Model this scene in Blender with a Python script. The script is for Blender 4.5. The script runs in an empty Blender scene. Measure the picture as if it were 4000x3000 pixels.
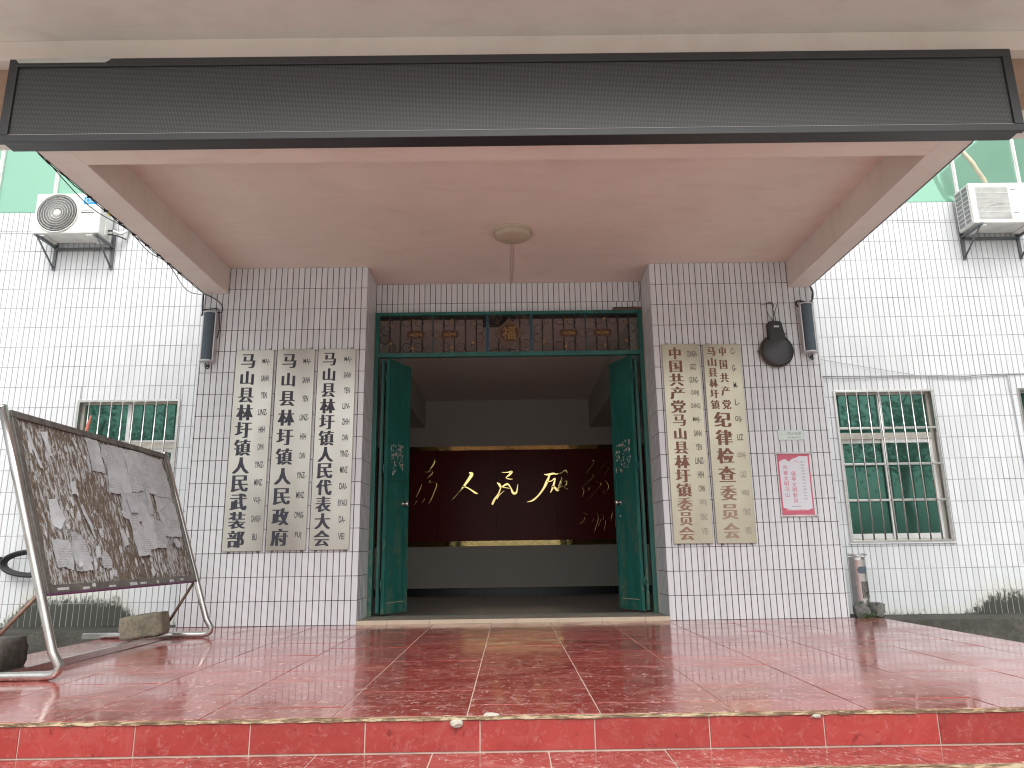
import bpy, bmesh, math, random
from mathutils import Vector, Matrix
random.seed(7)
R = math.radians
scene = bpy.context.scene
C = scene.collection

# ------------------------------------------------------------------ camera
cam = bpy.data.cameras.new('camera')
cam.sensor_fit = 'HORIZONTAL'; cam.sensor_width = 36.0
cam.lens = 2825.5 / 4000 * 36.0
cam.clip_start = 0.05; cam.clip_end = 600
cam_o = bpy.data.objects.new('camera', cam); C.objects.link(cam_o)
PITCH, YAW, ROLL = 0.2290, -0.0051, -0.0142
rz = Matrix.Rotation(YAW, 4, 'Z'); rx = Matrix.Rotation(PITCH + math.pi / 2, 4, 'X')
cam_o.matrix_world = Matrix.Translation((0.0001, -7.8517, 0.7073)) @ rz @ rx @ Matrix.Rotation(ROLL, 4, 'Z')
scene.camera = cam_o

# ------------------------------------------------------------------ sky and sun (overcast)
SUN_EL, SUN_AZ = 52.0, 6.0          # azimuth measured from the -Y direction (in front of the porch)
w = bpy.data.worlds.new('World'); scene.world = w; w.use_nodes = True
nt = w.node_tree; nt.nodes.clear()
sky = nt.nodes.new('ShaderNodeTexSky'); sky.sky_type = 'NISHITA'; sky.sun_disc = False
sky.sun_elevation = R(SUN_EL); sky.sun_rotation = R(180 - SUN_AZ)
sky.air_density = 1.0; sky.dust_density = 6.0; sky.ozone_density = 1.0
hs = nt.nodes.new('ShaderNodeHueSaturation'); hs.inputs['Saturation'].default_value = 0.14
bg = nt.nodes.new('ShaderNodeBackground'); bg.inputs['Strength'].default_value = 0.15
wo = nt.nodes.new('ShaderNodeOutputWorld')
nt.links.new(sky.outputs[0], hs.inputs['Color']); nt.links.new(hs.outputs[0], bg.inputs[0]); nt.links.new(bg.outputs[0], wo.inputs[0])
sl = bpy.data.lights.new('sun', 'SUN'); sl.energy = 0.55; sl.angle = R(60); sl.color = (1, .97, .93)
so = bpy.data.objects.new('sun', sl); C.objects.link(so)
so.rotation_euler = (R(90 - SUN_EL), 0, R(SUN_AZ))
scene.view_settings.view_transform = 'Standard'; scene.view_settings.look = 'None'
scene.view_settings.exposure = 0.64; scene.view_settings.gamma = 1.0
scene.view_settings.use_curve_mapping = False
scene.render.engine = 'CYCLES'
scene.cycles.pixel_filter_type = 'BLACKMAN_HARRIS'; scene.cycles.filter_width = 1.15
scene.cycles.max_bounces = 9; scene.cycles.diffuse_bounces = 5; scene.cycles.transparent_max_bounces = 12

# ------------------------------------------------------------------ material helpers
class NB:
    def __init__(s, name):
        s.m = bpy.data.materials.new(name); s.m.use_nodes = True
        s.t = s.m.node_tree; s.b = s.t.nodes['Principled BSDF']; s.out = s.t.nodes['Material Output']
        s._p = None
    def n(s, typ, **kw):
        x = s.t.nodes.new('ShaderNode' + typ)
        for k, v in kw.items(): setattr(x, k, v)
        return x
    def link(s, a, b): s.t.links.new(a, b)
    def setin(s, node, key, v):
        if isinstance(v, bpy.types.NodeSocket): s.link(v, node.inputs[key])
        elif v is not None: node.inputs[key].default_value = v
    def pos(s):
        if s._p is None: s._p = s.n('NewGeometry').outputs['Position']
        return s._p
    def obj(s): return s.n('TexCoord').outputs['Object']
    def mapv(s, v, scale=(1, 1, 1), loc=(0, 0, 0), rot=(0, 0, 0)):
        x = s.n('Mapping'); s.link(v, x.inputs[0]); x.inputs['Scale'].default_value = scale
        x.inputs['Location'].default_value = loc; x.inputs['Rotation'].default_value = rot
        return x.outputs[0]
    def noise(s, v, scale=5, detail=4, rough=.55, dist=0, out=0):
        x = s.n('TexNoise'); s.link(v, x.inputs['Vector'])
        x.inputs['Scale'].default_value = scale; x.inputs['Detail'].default_value = detail
        x.inputs['Roughness'].default_value = rough; x.inputs['Distortion'].default_value = dist
        return x.outputs[out]
    def math(s, op, a, b=0.0, c=None, clamp=False):
        x = s.n('Math', operation=op, use_clamp=clamp); s.setin(x, 0, a); s.setin(x, 1, b)
        if c is not None: s.setin(x, 2, c)
        return x.outputs[0]
    def ramp(s, f, stops, interp='LINEAR'):
        x = s.n('ValToRGB'); s.link(f, x.inputs[0]); e = x.color_ramp; e.interpolation = interp
        while len(e.elements) < len(stops): e.elements.new(.5)
        for i, (p, col) in enumerate(stops):
            e.elements[i].position = p
            if not isinstance(col, (tuple, list)): col = (col, col, col)
            e.elements[i].color = (*col[:3], 1)
        return x.outputs[0]
    def mix(s, f, a, b, blend='MIX'):
        x = s.n('Mix', data_type='RGBA', blend_type=blend)
        s.setin(x, 0, f)
        for k, v in ((6, a), (7, b)):
            if isinstance(v, bpy.types.NodeSocket): s.link(v, x.inputs[k])
            else: x.inputs[k].default_value = (*v[:3], 1)
        return x.outputs[2]
    def sep(s, v):
        x = s.n('SeparateXYZ'); s.link(v, x.inputs[0]); return x.outputs
    def bump(s, h, strength=.2, dist=.01):
        x = s.n('Bump'); s.link(h, x.inputs['Height']); x.inputs['Strength'].default_value = strength
        x.inputs['Distance'].default_value = dist; s.link(x.outputs[0], s.b.inputs['Normal'])
    def done(s, col=None, rough=None, metal=None, spec=None):
        if col is not None:
            if isinstance(col, bpy.types.NodeSocket): s.link(col, s.b.inputs['Base Color'])
            else: s.b.inputs['Base Color'].default_value = (*col, 1)
        if rough is not None: s.setin(s.b, 'Roughness', rough)
        if metal is not None: s.setin(s.b, 'Metallic', metal)
        if spec is not None: s.setin(s.b, 'Specular IOR Level', spec)
        return s.m

def plain(name, col, rough=.6, metal=0, var=.12, scale=9, bump=0.0):
    k = NB(name); n = k.noise(k.pos(), scale, 5)
    f = k.ramp(n, [(.3, 1 - var), (.7, 1 + var * .4)])
    c = k.mix(1.0, col, f, 'MULTIPLY')
    if bump: k.bump(k.noise(k.pos(), scale * 8, 4), bump, .004)
    return k.done(c, k.math('ADD', k.math('MULTIPLY', n, .15), rough - .07), metal)

def smooth01(k, x, a, b):       # 0 below a, 1 above b
    r = k.n('MapRange', clamp=True); k.setin(r, 0, x); r.inputs[1].default_value = a; r.inputs[2].default_value = b
    return r.outputs[0]

def wall_tile_mat():
    k = NB('white_wall_tile'); p = k.pos(); s = k.sep(p)
    cell = k.n('Combine' + 'XYZ')
    k.link(k.math('FLOOR', k.math('DIVIDE', k.math('ADD', s[0], 10.003), .066)), cell.inputs[0])
    k.link(k.math('FLOOR', k.math('DIVIDE', k.math('ADD', s[1], 10.03), .066)), cell.inputs[1])
    k.link(k.math('FLOOR', k.math('DIVIDE', s[2], .2464)), cell.inputs[2])
    wn = k.n('TexWhiteNoise', noise_dimensions='3D'); k.link(cell.outputs[0], wn.inputs[0])
    base = k.mix(wn.outputs[0], (.62, .64, .66), (.69, .71, .73))
    # faint vertical rain streaks and grey grime
    st = k.noise(k.mapv(p, (9, 9, .8)), 1.0, 4)
    base = k.mix(k.ramp(st, [(.55, 0), (.85, .22)]), base, (.5, .49, .47))
    # algae growing at the foot of the outer walls
    ax = k.math('ABSOLUTE', s[0])
    side = smooth01(k, s[1], .40, .45)
    n1 = k.noise(k.mapv(p, (30, 30, 11)), 1.0, 10, .78, .6); n2 = k.noise(k.mapv(p, (3.0, 3.0, .01), (0, 0, 0)), 1.0, 2)
    inl = k.math('MULTIPLY', smooth01(k, s[0], -5.65, -5.35), smooth01(k, s[0], -4.05, -4.35))
    inr = smooth01(k, s[0], 5.0, 5.35)
    hgt = k.math('ADD', k.math('MULTIPLY', k.math('MAXIMUM', inl, k.math('MULTIPLY', inr, .75)), .30), k.math('MULTIPLY', n2, .05))
    lvl = k.math('SUBTRACT', k.math('ADD', hgt, k.math('MULTIPLY', k.math('SUBTRACT', n1, .5), .55)), k.math('ADD', s[2], .03))
    m = k.math('MULTIPLY', k.ramp(lvl, [(.0, 0), (.07, .95)]), side)
    yel = k.math('MULTIPLY', k.ramp(k.math('SUBTRACT', k.math('ADD', k.math('MULTIPLY', hgt, 1.2), k.math('MULTIPLY', n1, .16)), s[2]), [(.0, 0), (.25, .45)]), side)
    base = k.mix(yel, base, (.55, .53, .34))
    base = k.mix(m, base, (.022, .027, .018))
    k.bump(k.noise(p, 3.5, 2), .12, .004)
    return k.done(base, k.math('ADD', k.math('MULTIPLY', m, .5), .2), 0, .45)

def floor_mat(name, a, b, wet=True, streak=.5):
    k = NB(name); p = k.pos()
    oi = k.n('ObjectInfo').outputs['Random']
    n = k.noise(k.mapv(p, (2.2, 5, 3)), 1.6, 7, .62, .8)
    c = k.mix(k.ramp(n, [(.35, 0), (.68, 1)]), a, b)
    c = k.mix(1.0, c, k.ramp(oi, [(0, .86), (1, 1.12)]), 'MULTIPLY')
    # pale scuffs and dried lime marks
    sc = k.noise(k.mapv(p, (5, 6.5, 5)), 1.5, 8, .74, 1.6)
    c = k.mix(k.ramp(sc, [(.50, 0), (.60, streak * 1.2)]), c, (.44, .20, .18))
    sc2 = k.noise(k.mapv(p, (26, 17, 26)), 1.0, 6, .76, 1.0)
    c = k.mix(k.ramp(sc2, [(.56, 0), (.64, streak * 1.5)]), c, (.66, .46, .42))
    dk = k.noise(k.mapv(p, (9, 9, 9), (3, 1, 2)), 1.0, 5, .7, 2.0)
    c = k.mix(k.ramp(dk, [(.60, 0), (.68, .75)]), c, (.13, .014, .014))
    wv = k.noise(k.mapv(p, (9.0, 5.5, 3)), 1.0, 2, .5)
    wn = k.noise(p, 2.2, 3)
    if wet:
        h = k.math('ADD', k.math('MULTIPLY', wv, 1.0), k.math('MULTIPLY', sc, .02))
        k.bump(h, .16, .014)
        r = k.ramp(k.math('ADD', k.math('MULTIPLY', wn, .7), k.math('MULTIPLY', sc, .3)), [(.36, .10), (.62, .26)])
    else:
        k.bump(wv, .06, .01); r = .3
    k.b.inputs['Coat Weight'].default_value = .55 if wet else .15; k.b.inputs['Coat IOR'].default_value = 1.6
    k.setin(k.b, 'Coat Roughness', k.ramp(k.math('ADD', k.math('MULTIPLY', wn, .75), k.math('MULTIPLY', sc, .25)), [(.4, .03), (.6, .2)]))
    return k.done(c, r, 0, .32)

def worn_edge_mat():
    k = NB('worn_cement_edge'); n = k.noise(k.mapv(k.pos(), (5, 30, 30)), 2.2, 8, .7)
    c = k.ramp(n, [(.4, (.10, .06, .035)), (.5, (.22, .15, .085)), (.58, (.50, .40, .25)), (.7, (.45, .40, .3))])
    k.bump(n, .5, .006)
    return k.done(c, .7)

def concrete_mat(name, a, b, moss=0.0):
    k = NB(name); p = k.pos(); n = k.noise(p, 3, 8, .65); n2 = k.noise(p, 34, 6, .7)
    c = k.mix(k.ramp(n, [(.35, 0), (.65, 1)]), a, b)
    c = k.mix(k.ramp(n2, [(.42, .0), (.62, .55)]), c, tuple(x * .45 for x in a))
    if moss:
        m = k.noise(p, 7, 7, .7)
        c = k.mix(k.ramp(m, [(.45, 0), (.6, moss)]), c, (.035, .04, .025))
    k.bump(n2, .7, .008)
    return k.done(c, .8)

def paint_ceiling(name, col):
    k = NB(name); p = k.pos(); n = k.noise(p, 1.1, 6, .6, .4); n3 = k.noise(k.mapv(p, (1.2, 3, 1)), 2.0, 6, .6, .6)
    c = k.mix(1.0, col, k.ramp(n, [(.3, .93), (.7, 1.04)]), 'MULTIPLY')
    c = k.mix(k.ramp(n3, [(.5, 0), (.8, .3)]), c, (col[0] * .72, col[1] * .6, col[2] * .55))
    sp = k.noise(p, 26, 3, .6)
    c = k.mix(k.ramp(sp, [(.77, 0), (.79, .7)]), c, (.16, .11, .09))
    k.bump(k.noise(p, 14, 6, .6), .22, .006)
    return k.done(c, .75, 0, .25)

def steel_mat(name='brushed_stainless', col=(.55, .54, .52), rough=.28, dirt=.35):
    k = NB(name); p = k.pos(); n = k.noise(k.mapv(p, (30, 30, 3)), 1.5, 5); n2 = k.noise(p, 6, 7, .65)
    c = k.mix(k.ramp(n2, [(.5, 0), (.75, dirt)]), col, (.24, .19, .14))
    k.bump(n, .05, .002)
    return k.done(c, k.math('ADD', k.math('MULTIPLY', n2, .3), rough - .12), .95)

def plaque_mat(name='brushed_steel_plaque', tint=(1, 1, 1)):
    k = NB(name); p = k.pos()
    n = k.noise(k.mapv(p, (2.5, 2.5, 260)), 1.0, 3); n2 = k.noise(k.mapv(p, (1.6, 1.6, .9)), 1.2, 2, .5, .2)
    n3 = k.noise(p, 22, 7, .7)
    c = k.mix(k.ramp(n2, [(.35, 0), (.65, 1)]), (.44, .42, .375), (.56, .545, .49))
    c = k.mix(k.ramp(n3, [(.68, 0), (.8, .2)]), c, (.3, .29, .26))
    c = k.mix(1.0, c, tint, 'MULTIPLY')
    h = k.math('ADD', k.math('MULTIPLY', n, .1), k.math('MULTIPLY', n2, 1.2))
    k.bump(h, .10, .006)
    return k.done(c, .33, .85)

def led_mat():
    k = NB('led_pixel_face'); p = k.pos(); s = k.sep(p); P = .0103
    fx = k.math('SUBTRACT', k.math('FRACT', k.math('DIVIDE', k.math('ADD', s[0], 20), P)), .5)
    fz = k.math('SUBTRACT', k.math('FRACT', k.math('DIVIDE', s[2], P)), .5)
    d = k.math('SQRT', k.math('ADD', k.math('MULTIPLY', fx, fx), k.math('MULTIPLY', fz, fz)))
    m = smooth01(k, d, .34, .24)
    n = k.noise(k.mapv(p, (.8, 1, 1.5)), 1.5, 3)
    dark = k.mix(n, (.012, .013, .012), (.03, .026, .026))
    c = k.mix(m, dark, (.10, .104, .10))
    return k.done(c, .42, 0, .5)

def door_mat():
    k = NB('chipped_green_paint'); p = k.pos(); s = k.sep(p)
    n = k.noise(k.mapv(p, (7, 7, 2.2)), 1.3, 6); n2 = k.noise(k.mapv(p, (26, 26, 14)), 1.0, 8, .72); n3 = k.noise(k.mapv(p, (6, 6, 1.6), (2, 0, 1)), 1.3, 4)
    c = k.mix(k.ramp(n, [(.3, 0), (.7, 1)]), (.010, .090, .074), (.018, .145, .122))
    low = smooth01(k, s[2], 1.7, .5)
    wear = k.math('MULTIPLY', k.ramp(n2, [(.46, 0), (.56, 1)]), k.math('MULTIPLY', k.ramp(n3, [(.45, 0), (.6, .8)]), low))
    c = k.mix(wear, c, (.14, .19, .11))
    rust = k.math('MULTIPLY', k.ramp(n2, [(.58, 0), (.66, .8)]), k.ramp(n3, [(.5, 0), (.62, 1)]))
    c = k.mix(rust, c, (.09, .055, .025))
    k.bump(n2, .25, .003)
    return k.done(c, .42, 0, .5)

def glass_mat(name, tint, see=.35, rough=.04, base_refl=.18):
    k = NB(name); p = k.pos()
    g = k.n('BsdfGlossy'); g.inputs['Color'].default_value = (*tint, 1); g.inputs['Roughness'].default_value = rough
    t = k.n('BsdfTransparent'); t.inputs['Color'].default_value = tuple(x * .75 for x in tint) + (1,)
    d = k.n('BsdfDiffuse'); d.inputs['Color'].default_value = (tint[0] * .5, tint[1] * .5, tint[2] * .5, 1)
    bp = k.n('Bump'); bp.inputs['Strength'].default_value = .05; bp.inputs['Distance'].default_value = .02
    k.link(k.noise(p, 1.6, 2), bp.inputs['Height']); k.link(bp.outputs[0], g.inputs['Normal'])
    m1 = k.n('MixShader'); m1.inputs[0].default_value = see
    k.link(d.outputs[0], m1.inputs[1]); k.link(t.outputs[0], m1.inputs[2])
    lw = k.n('LayerWeight'); lw.inputs[0].default_value = .45
    m2 = k.n('MixShader')
    k.link(k.math('ADD', k.math('MULTIPLY', lw.outputs['Fresnel'], .75), base_refl, clamp=True), m2.inputs[0])
    k.link(m1.outputs[0], m2.inputs[1]); k.link(g.outputs[0], m2.inputs[2])
    k.t.nodes.remove(k.b); k.link(m2.outputs[0], k.out.inputs[0])
    return k.m

def board_mat():
    k = NB('torn_paper_and_glue'); p = k.pos()
    v = k.mapv(p, (3, 17, 5.2), rot=(R(14), 0, 0))
    n = k.noise(v, 2.4, 10, .74, .7); n2 = k.noise(k.mapv(p, (3, 20, 6), (4, 2, 1)), 2.6, 8, .74, 1.0); n3 = k.noise(p, 2.0, 4)
    c = k.ramp(n2, [(.3, (.06, .05, .042)), (.5, (.145, .115, .085)), (.6, (.22, .175, .125)), (.7, (.14, .125, .11))])
    pap = k.ramp(k.math('ADD', n, k.math('MULTIPLY', k.math('SUBTRACT', n3, .5), .3)), [(.50, 0), (.53, 1)])
    c = k.mix(pap, c, k.ramp(n2, [(.35, (.36, .38, .38)), (.65, (.60, .63, .64))]))
    k.bump(k.math('ADD', pap, n2), .5, .004)
    return k.done(c, .75)

def paper_mat():
    k = NB('weathered_printed_paper'); p = k.pos(); s = k.sep(p)
    oi = k.n('ObjectInfo').outputs['Random']
    n = k.noise(k.mapv(p, (2, 6, 9)), 2, 6, .6)
    c = k.mix(k.ramp(n, [(.35, 0), (.7, 1)]), (.50, .535, .555), (.62, .65, .67))
    c = k.mix(1.0, c, k.ramp(oi, [(0, .88), (1, 1.08)]), 'MULTIPLY')
    line = k.math('GREATER_THAN', k.math('FRACT', k.math('DIVIDE', s[2], .0165)), .55)
    wd = k.ramp(k.noise(k.mapv(p, (1, 75, 60)), 1.0, 2), [(.45, 0), (.5, 1)])
    blk = k.ramp(k.noise(k.mapv(p, (1, 4, 5), (3, 3, 3)), 1.2, 1), [(.5, 0), (.53, 1)])
    m = k.math('MULTIPLY', k.math('MULTIPLY', line, wd), k.math('MULTIPLY', blk, .5))
    c = k.mix(m, c, (.16, .15, .16))
    k.bump(k.noise(k.mapv(p, (5, 12, 3)), 2.2, 5, .6, 1), .35, .006)
    return k.done(c, .65)

def maroon_mat():
    k = NB('polished_maroon_panel'); n = k.noise(k.pos(), 1.5, 3)
    c = k.mix(n, (.09, .010, .010), (.14, .018, .018))
    return k.done(c, .28, 0, .12)

def gold_mat():
    k = NB('mirror_gold'); k.bump(k.noise(k.pos(), 9, 4, .6), .25, .004)
    return k.done((.90, .70, .30), .05, 1.0)

M = dict(
    tile=wall_tile_mat(), grout=plain('dark_grout', (.085, .078, .072), .9, var=.5, scale=2.5),
    red=floor_mat('wet_red_floor_tile', (.25, .038, .032), (.34, .075, .062)),
    riser=floor_mat('glossy_red_riser_tile', (.265, .030, .026), (.31, .041, .035), wet=False, streak=.08),
    grout_haze=plain('haze_paled_grout', (.33, .33, .33), .9, var=.45, scale=3),  # side-wall grout paled in colour to imitate haze and overexposure
    grout2=plain('pale_floor_grout', (.52, .40, .34), .8),
    edge=worn_edge_mat(),
    ledge=concrete_mat('damp_dark_concrete', (.055, .052, .046), (.10, .093, .08), .6),
    yard=concrete_mat('yard_concrete', (.46, .45, .43), (.54, .53, .50)),
    block=concrete_mat('rough_grey_block', (.27, .245, .18), (.38, .34, .26), .2),
    darkblock=concrete_mat('mossy_dark_block', (.07, .07, .06), (.11, .1, .09), .8),
    stone=concrete_mat('weathered_stone', (.16, .16, .155), (.24, .24, .22), .3),
    ceil=paint_ceiling('porch_ceiling_paint', (.735, .64, .575)),
    beam=paint_ceiling('porch_beam_paint', (.72, .655, .60)),
    brown=plain('brown_render', (.34, .22, .15), .8),
    steel=steel_mat(col=(.58, .57, .55), rough=.2, dirt=.5), plaque=plaque_mat(), plaque_warm=plaque_mat('tarnished_steel_plaque', (.84, .80, .69)), led=led_mat(),
    black=plain('black_metal', (.022, .022, .024), .45), housing=plain('dark_grey_housing', (.03, .03, .031), .4),
    cable=plain('black_cable', (.018, .018, .02), .5),
    wire=plain('pale_wire', (.42, .36, .34), .6), greywire=plain('grey_wire', (.3, .31, .33), .6),
    door=door_mat(), blue=plain('dark_blue_green_paint', (.016, .065, .085), .45), iron=plain('old_dark_iron', (.025, .02, .017), .5, .3),
    bronze=plain('dull_bronze', (.15, .10, .07), .45, .4), goldpaint=plain('gold_paint', (.32, .20, .075), .4, .6),
    redpaint=plain('dark_red_enamel', (.07, .024, .017), .5),
    chrome=steel_mat('door_knob_chrome', (.75, .74, .72), .15, 0),
    white=plain('white_enamel', (.72, .73, .70), .4), cream=plain('cream_plastic', (.50, .43, .32), .45),
    pvc=plain('pale_window_frame', (.70, .71, .70), .4), bevel=plain('beige_window_frame', (.56, .54, .48), .5),
    green_hi=glass_mat('bright_green_film_glass', (.47, .85, .65), .08, .03),
    green_lo=glass_mat('deep_green_window_glass', (.22, .52, .42), .72, .03, .16),
    curtain=plain('green_curtain', (.03, .105, .085), .8, var=.3, scale=4),
    silver=plain('alloy_speaker_case', (.58, .59, .60), .45, .2), grille=plain('blue_grey_speaker_cloth', (.085, .115, .14), .85),
    bell=plain('bell_dark_enamel', (.07, .072, .078), .4, .3), bellrim=plain('bell_brass_edge', (.17, .13, .09), .5, .5),
    inwall=plain('hall_wall_paint', (.42, .405, .365), .8, var=.05, scale=2), infloor=plain('hall_floor_tile', (.27, .25, .22), .35, var=.1),
    inceil=plain('hall_ceiling_paint', (.66, .60, .56), .85, var=.05, scale=2),
    maroon=maroon_mat(), gold=gold_mat(),
    near_black=plain('black_backing', (.01, .01, .013), .3),
    beige=plain('beige_threshold_tile', (.55, .46, .34), .4, var=.08), sill=plain('dusty_grey_sill', (.24, .215, .18), .6, var=.2),
    ink=plain('dark_blue_black_ink', (.035, .036, .055), .5), brownink=plain('brown_etched_letter', (.20, .085, .05), .5),
    fading=plain('fading_brown_letter', (.27, .145, .09), .5),
    faded=plain('faded_brown_letter', (.33, .22, .155), .5), smallink=plain('grey_etched_letter', (.09, .075, .065), .5),
    smallfade=plain('faint_grey_letter', (.29, .26, .22), .5),
    pink=plain('poster_red_print', (.56, .13, .19), .6, var=.06), pinksoft=plain('poster_pink_print', (.70, .30, .33), .6, var=.1),
    poster=plain('poster_white', (.66, .68, .73), .5, var=.04), grey=plain('print_grey', (.20, .21, .22), .6),
    clear=plain('clear_plastic_rod', (.66, .64, .64), .25), signgreen=plain('pale_green_steel', (.50, .56, .52), .35, .5, var=.05),
    board=board_mat(), paper=paper_mat(), boardframe=plain('grimy_aluminium', (.19, .18, .165), .5, .4, var=.45, scale=14),
    brace=plain('rusty_flat_bar', (.20, .13, .10), .55, .5, var=.4, scale=20), purple=plain('purple_edge', (.16, .06, .17), .6),
    bluelabel=plain('blue_sticker', (.02, .36, .78), .4), whitelabel=plain('white_print', (.8, .8, .8), .5),
    yellow=plain('yellow_label', (.75, .65, .15), .5), fan=plain('dark_fan_cavity', (.03, .035, .04), .5),
    rust=plain('bracket_steel', (.16, .17, .18), .5, .5), tape=plain('cream_pipe_tape', (.62, .58, .44), .7, bump=.5),
    leaf=plain('tree_leaf', (.045, .10, .025), .7, var=.4, scale=3), moss=plain('moss_green', (.07, .17, .035), .9), clothred=plain('faded_red_cloth', (.6, .2, .15), .8), plug=plain('crumpled_foil', (.55, .55, .55), .35, .8),
    putty=plain('cement_patch', (.42, .39, .33), .9, bump=.6), torn=plain('peeled_white_trim', (.45, .44, .40), .6), brick=plain('bare_brick', (.2, .12, .09), .9, bump=.6),
)

# ------------------------------------------------------------------ geometry helpers
def link(o, parent=None):
    C.objects.link(o)
    if parent is not None: o.parent = parent
    return o
def empty(name, label, cat, group=None, loc=(0, 0, 0), kind=None):
    o = bpy.data.objects.new(name, None); o.empty_display_size = .1; o.location = loc
    if label: o['label'] = label
    if cat: o['category'] = cat
    if group: o['group'] = group
    if kind: o['kind'] = kind
    C.objects.link(o); return o
class G:
    """collects primitives in world coordinates, then makes one mesh object"""
    def __init__(s): s.v = []; s.f = []; s.sm = []
    def add(s, vs, fs, smooth=False):
        b = len(s.v); s.v += [tuple(x) for x in vs]; s.f += [tuple(i + b for i in f) for f in fs]; s.sm += [smooth] * len(fs)
        return s
    def box(s, x0, x1, y0, y1, z0, z1, mtx=None):
        vs = [Vector(p) for p in ((x0,y0,z0),(x1,y0,z0),(x1,y1,z0),(x0,y1,z0),(x0,y0,z1),(x1,y0,z1),(x1,y1,z1),(x0,y1,z1))]
        if mtx: vs = [mtx @ p for p in vs]
        return s.add(vs, ((0,3,2,1),(4,5,6,7),(0,1,5,4),(1,2,6,5),(2,3,7,6),(3,0,4,7)))
    def tube(s, pts, r, n=8, closed=False, cap=True):
        pts = [Vector(p) for p in pts]; N = len(pts); rings = []
        prev = None
        for i, p in enumerate(pts):
            a = pts[i - 1] if (i > 0 or closed) else p; b = pts[(i + 1) % N] if (i < N - 1 or closed) else p
            t = (b - a).normalized()
            if prev is None:
                up = Vector((0, 0, 1)) if abs(t.z) < .9 else Vector((1, 0, 0)); u = t.cross(up).normalized()
            else:
                u = (prev - t * prev.dot(t)); u = u.normalized() if u.length > 1e-6 else t.orthogonal().normalized()
            prev = u; v = t.cross(u); rr = r[i] if isinstance(r, (list, tuple)) else r
            rings.append([p + (u * math.cos(2 * math.pi * k / n) + v * math.sin(2 * math.pi * k / n)) * rr for k in range(n)])
        vs = [q for rg in rings for q in rg]; fs = []
        for i in range(N if closed else N - 1):
            j = (i + 1) % N
            for k in range(n): fs.append((i*n+k, i*n+(k+1)%n, j*n+(k+1)%n, j*n+k))
        s.add(vs, fs, True)
        if cap and not closed:
            b = len(s.v) - len(vs)
            s.f.append(tuple(b + k for k in range(n))[::-1]); s.sm.append(False)
            s.f.append(tuple(b + (N-1)*n + k for k in range(n))); s.sm.append(False)
        return s
    def lathe(s, prof, center, axis='Z', n=32):
        # prof: (radius, height along axis)
        vs = []; c = Vector(center)
        for r, h in prof:
            for k in range(n):
                a = 2 * math.pi * k / n; x, y = r * math.cos(a), r * math.sin(a)
                vs.append(c + (Vector((x, y, h)) if axis == 'Z' else Vector((x, -h, y))))
        fs = []
        for i in range(len(prof) - 1):
            for k in range(n): fs.append((i*n+k, i*n+(k+1)%n, (i+1)*n+(k+1)%n, (i+1)*n+k))
        return s.add(vs, fs, True)
    def prism(s, poly, y0, y1, frame=None):
        """poly in (x,z); extruded from y0 (front) to y1 (back). frame maps (x,z,y)->world"""
        n = len(poly); fr = frame or (lambda x, z, y: (x, y, z))
        vs = [fr(x, z, y0) for x, z in poly] + [fr(x, z, y1) for x, z in poly]
        fs = [tuple(range(n)), tuple(range(2*n-1, n-1, -1))] + [(i, n+i, n+(i+1) % n, (i+1) % n) for i in range(n)]
        return s.add(vs, fs)
    def make(s, name, mat, parent=None, label=None, cat=None, group=None, kind=None, bevel=0):
        me = bpy.data.meshes.new(name); me.from_pydata([tuple(v) for v in s.v], [], s.f)
        me.polygons.foreach_set('use_smooth', s.sm); me.materials.append(M[mat] if isinstance(mat, str) else mat); me.update()
        bm = bmesh.new(); bm.from_mesh(me); bmesh.ops.recalc_face_normals(bm, faces=bm.faces)
        bm.to_mesh(me); bm.free()
        o = link(bpy.data.objects.new(name, me), parent)
        if bevel:
            b = o.modifiers.new('bevel', 'BEVEL'); b.width = bevel; b.segments = 2; b.limit_method = 'ANGLE'; b.angle_limit = R(40)
        if label: o['label'] = label
        if cat: o['category'] = cat
        if group: o['group'] = group
        if kind: o['kind'] = kind
        return o
def arc(cx, cz, y, r, a0, a1, n=14, sy=1.0):
    return [(cx + r * math.cos(R(a0 + (a1 - a0) * i / n)), y, cz + sy * r * math.sin(R(a0 + (a1 - a0) * i / n))) for i in range(n + 1)]
def smoothpath(pts, n=6):
    P = [Vector(p) for p in pts]; out = []
    for i in range(len(P) - 1):
        a = P[max(i-1, 0)]; b = P[i]; c = P[i+1]; d = P[min(i+2, len(P)-1)]
        for k in range(n):
            t = k / n
            out.append(.5*((2*b)+(c-a)*t+(2*a-5*b+4*c-d)*t*t+(3*b-a-3*c+d)*t**3))
    out.append(P[-1]); return out

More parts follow.
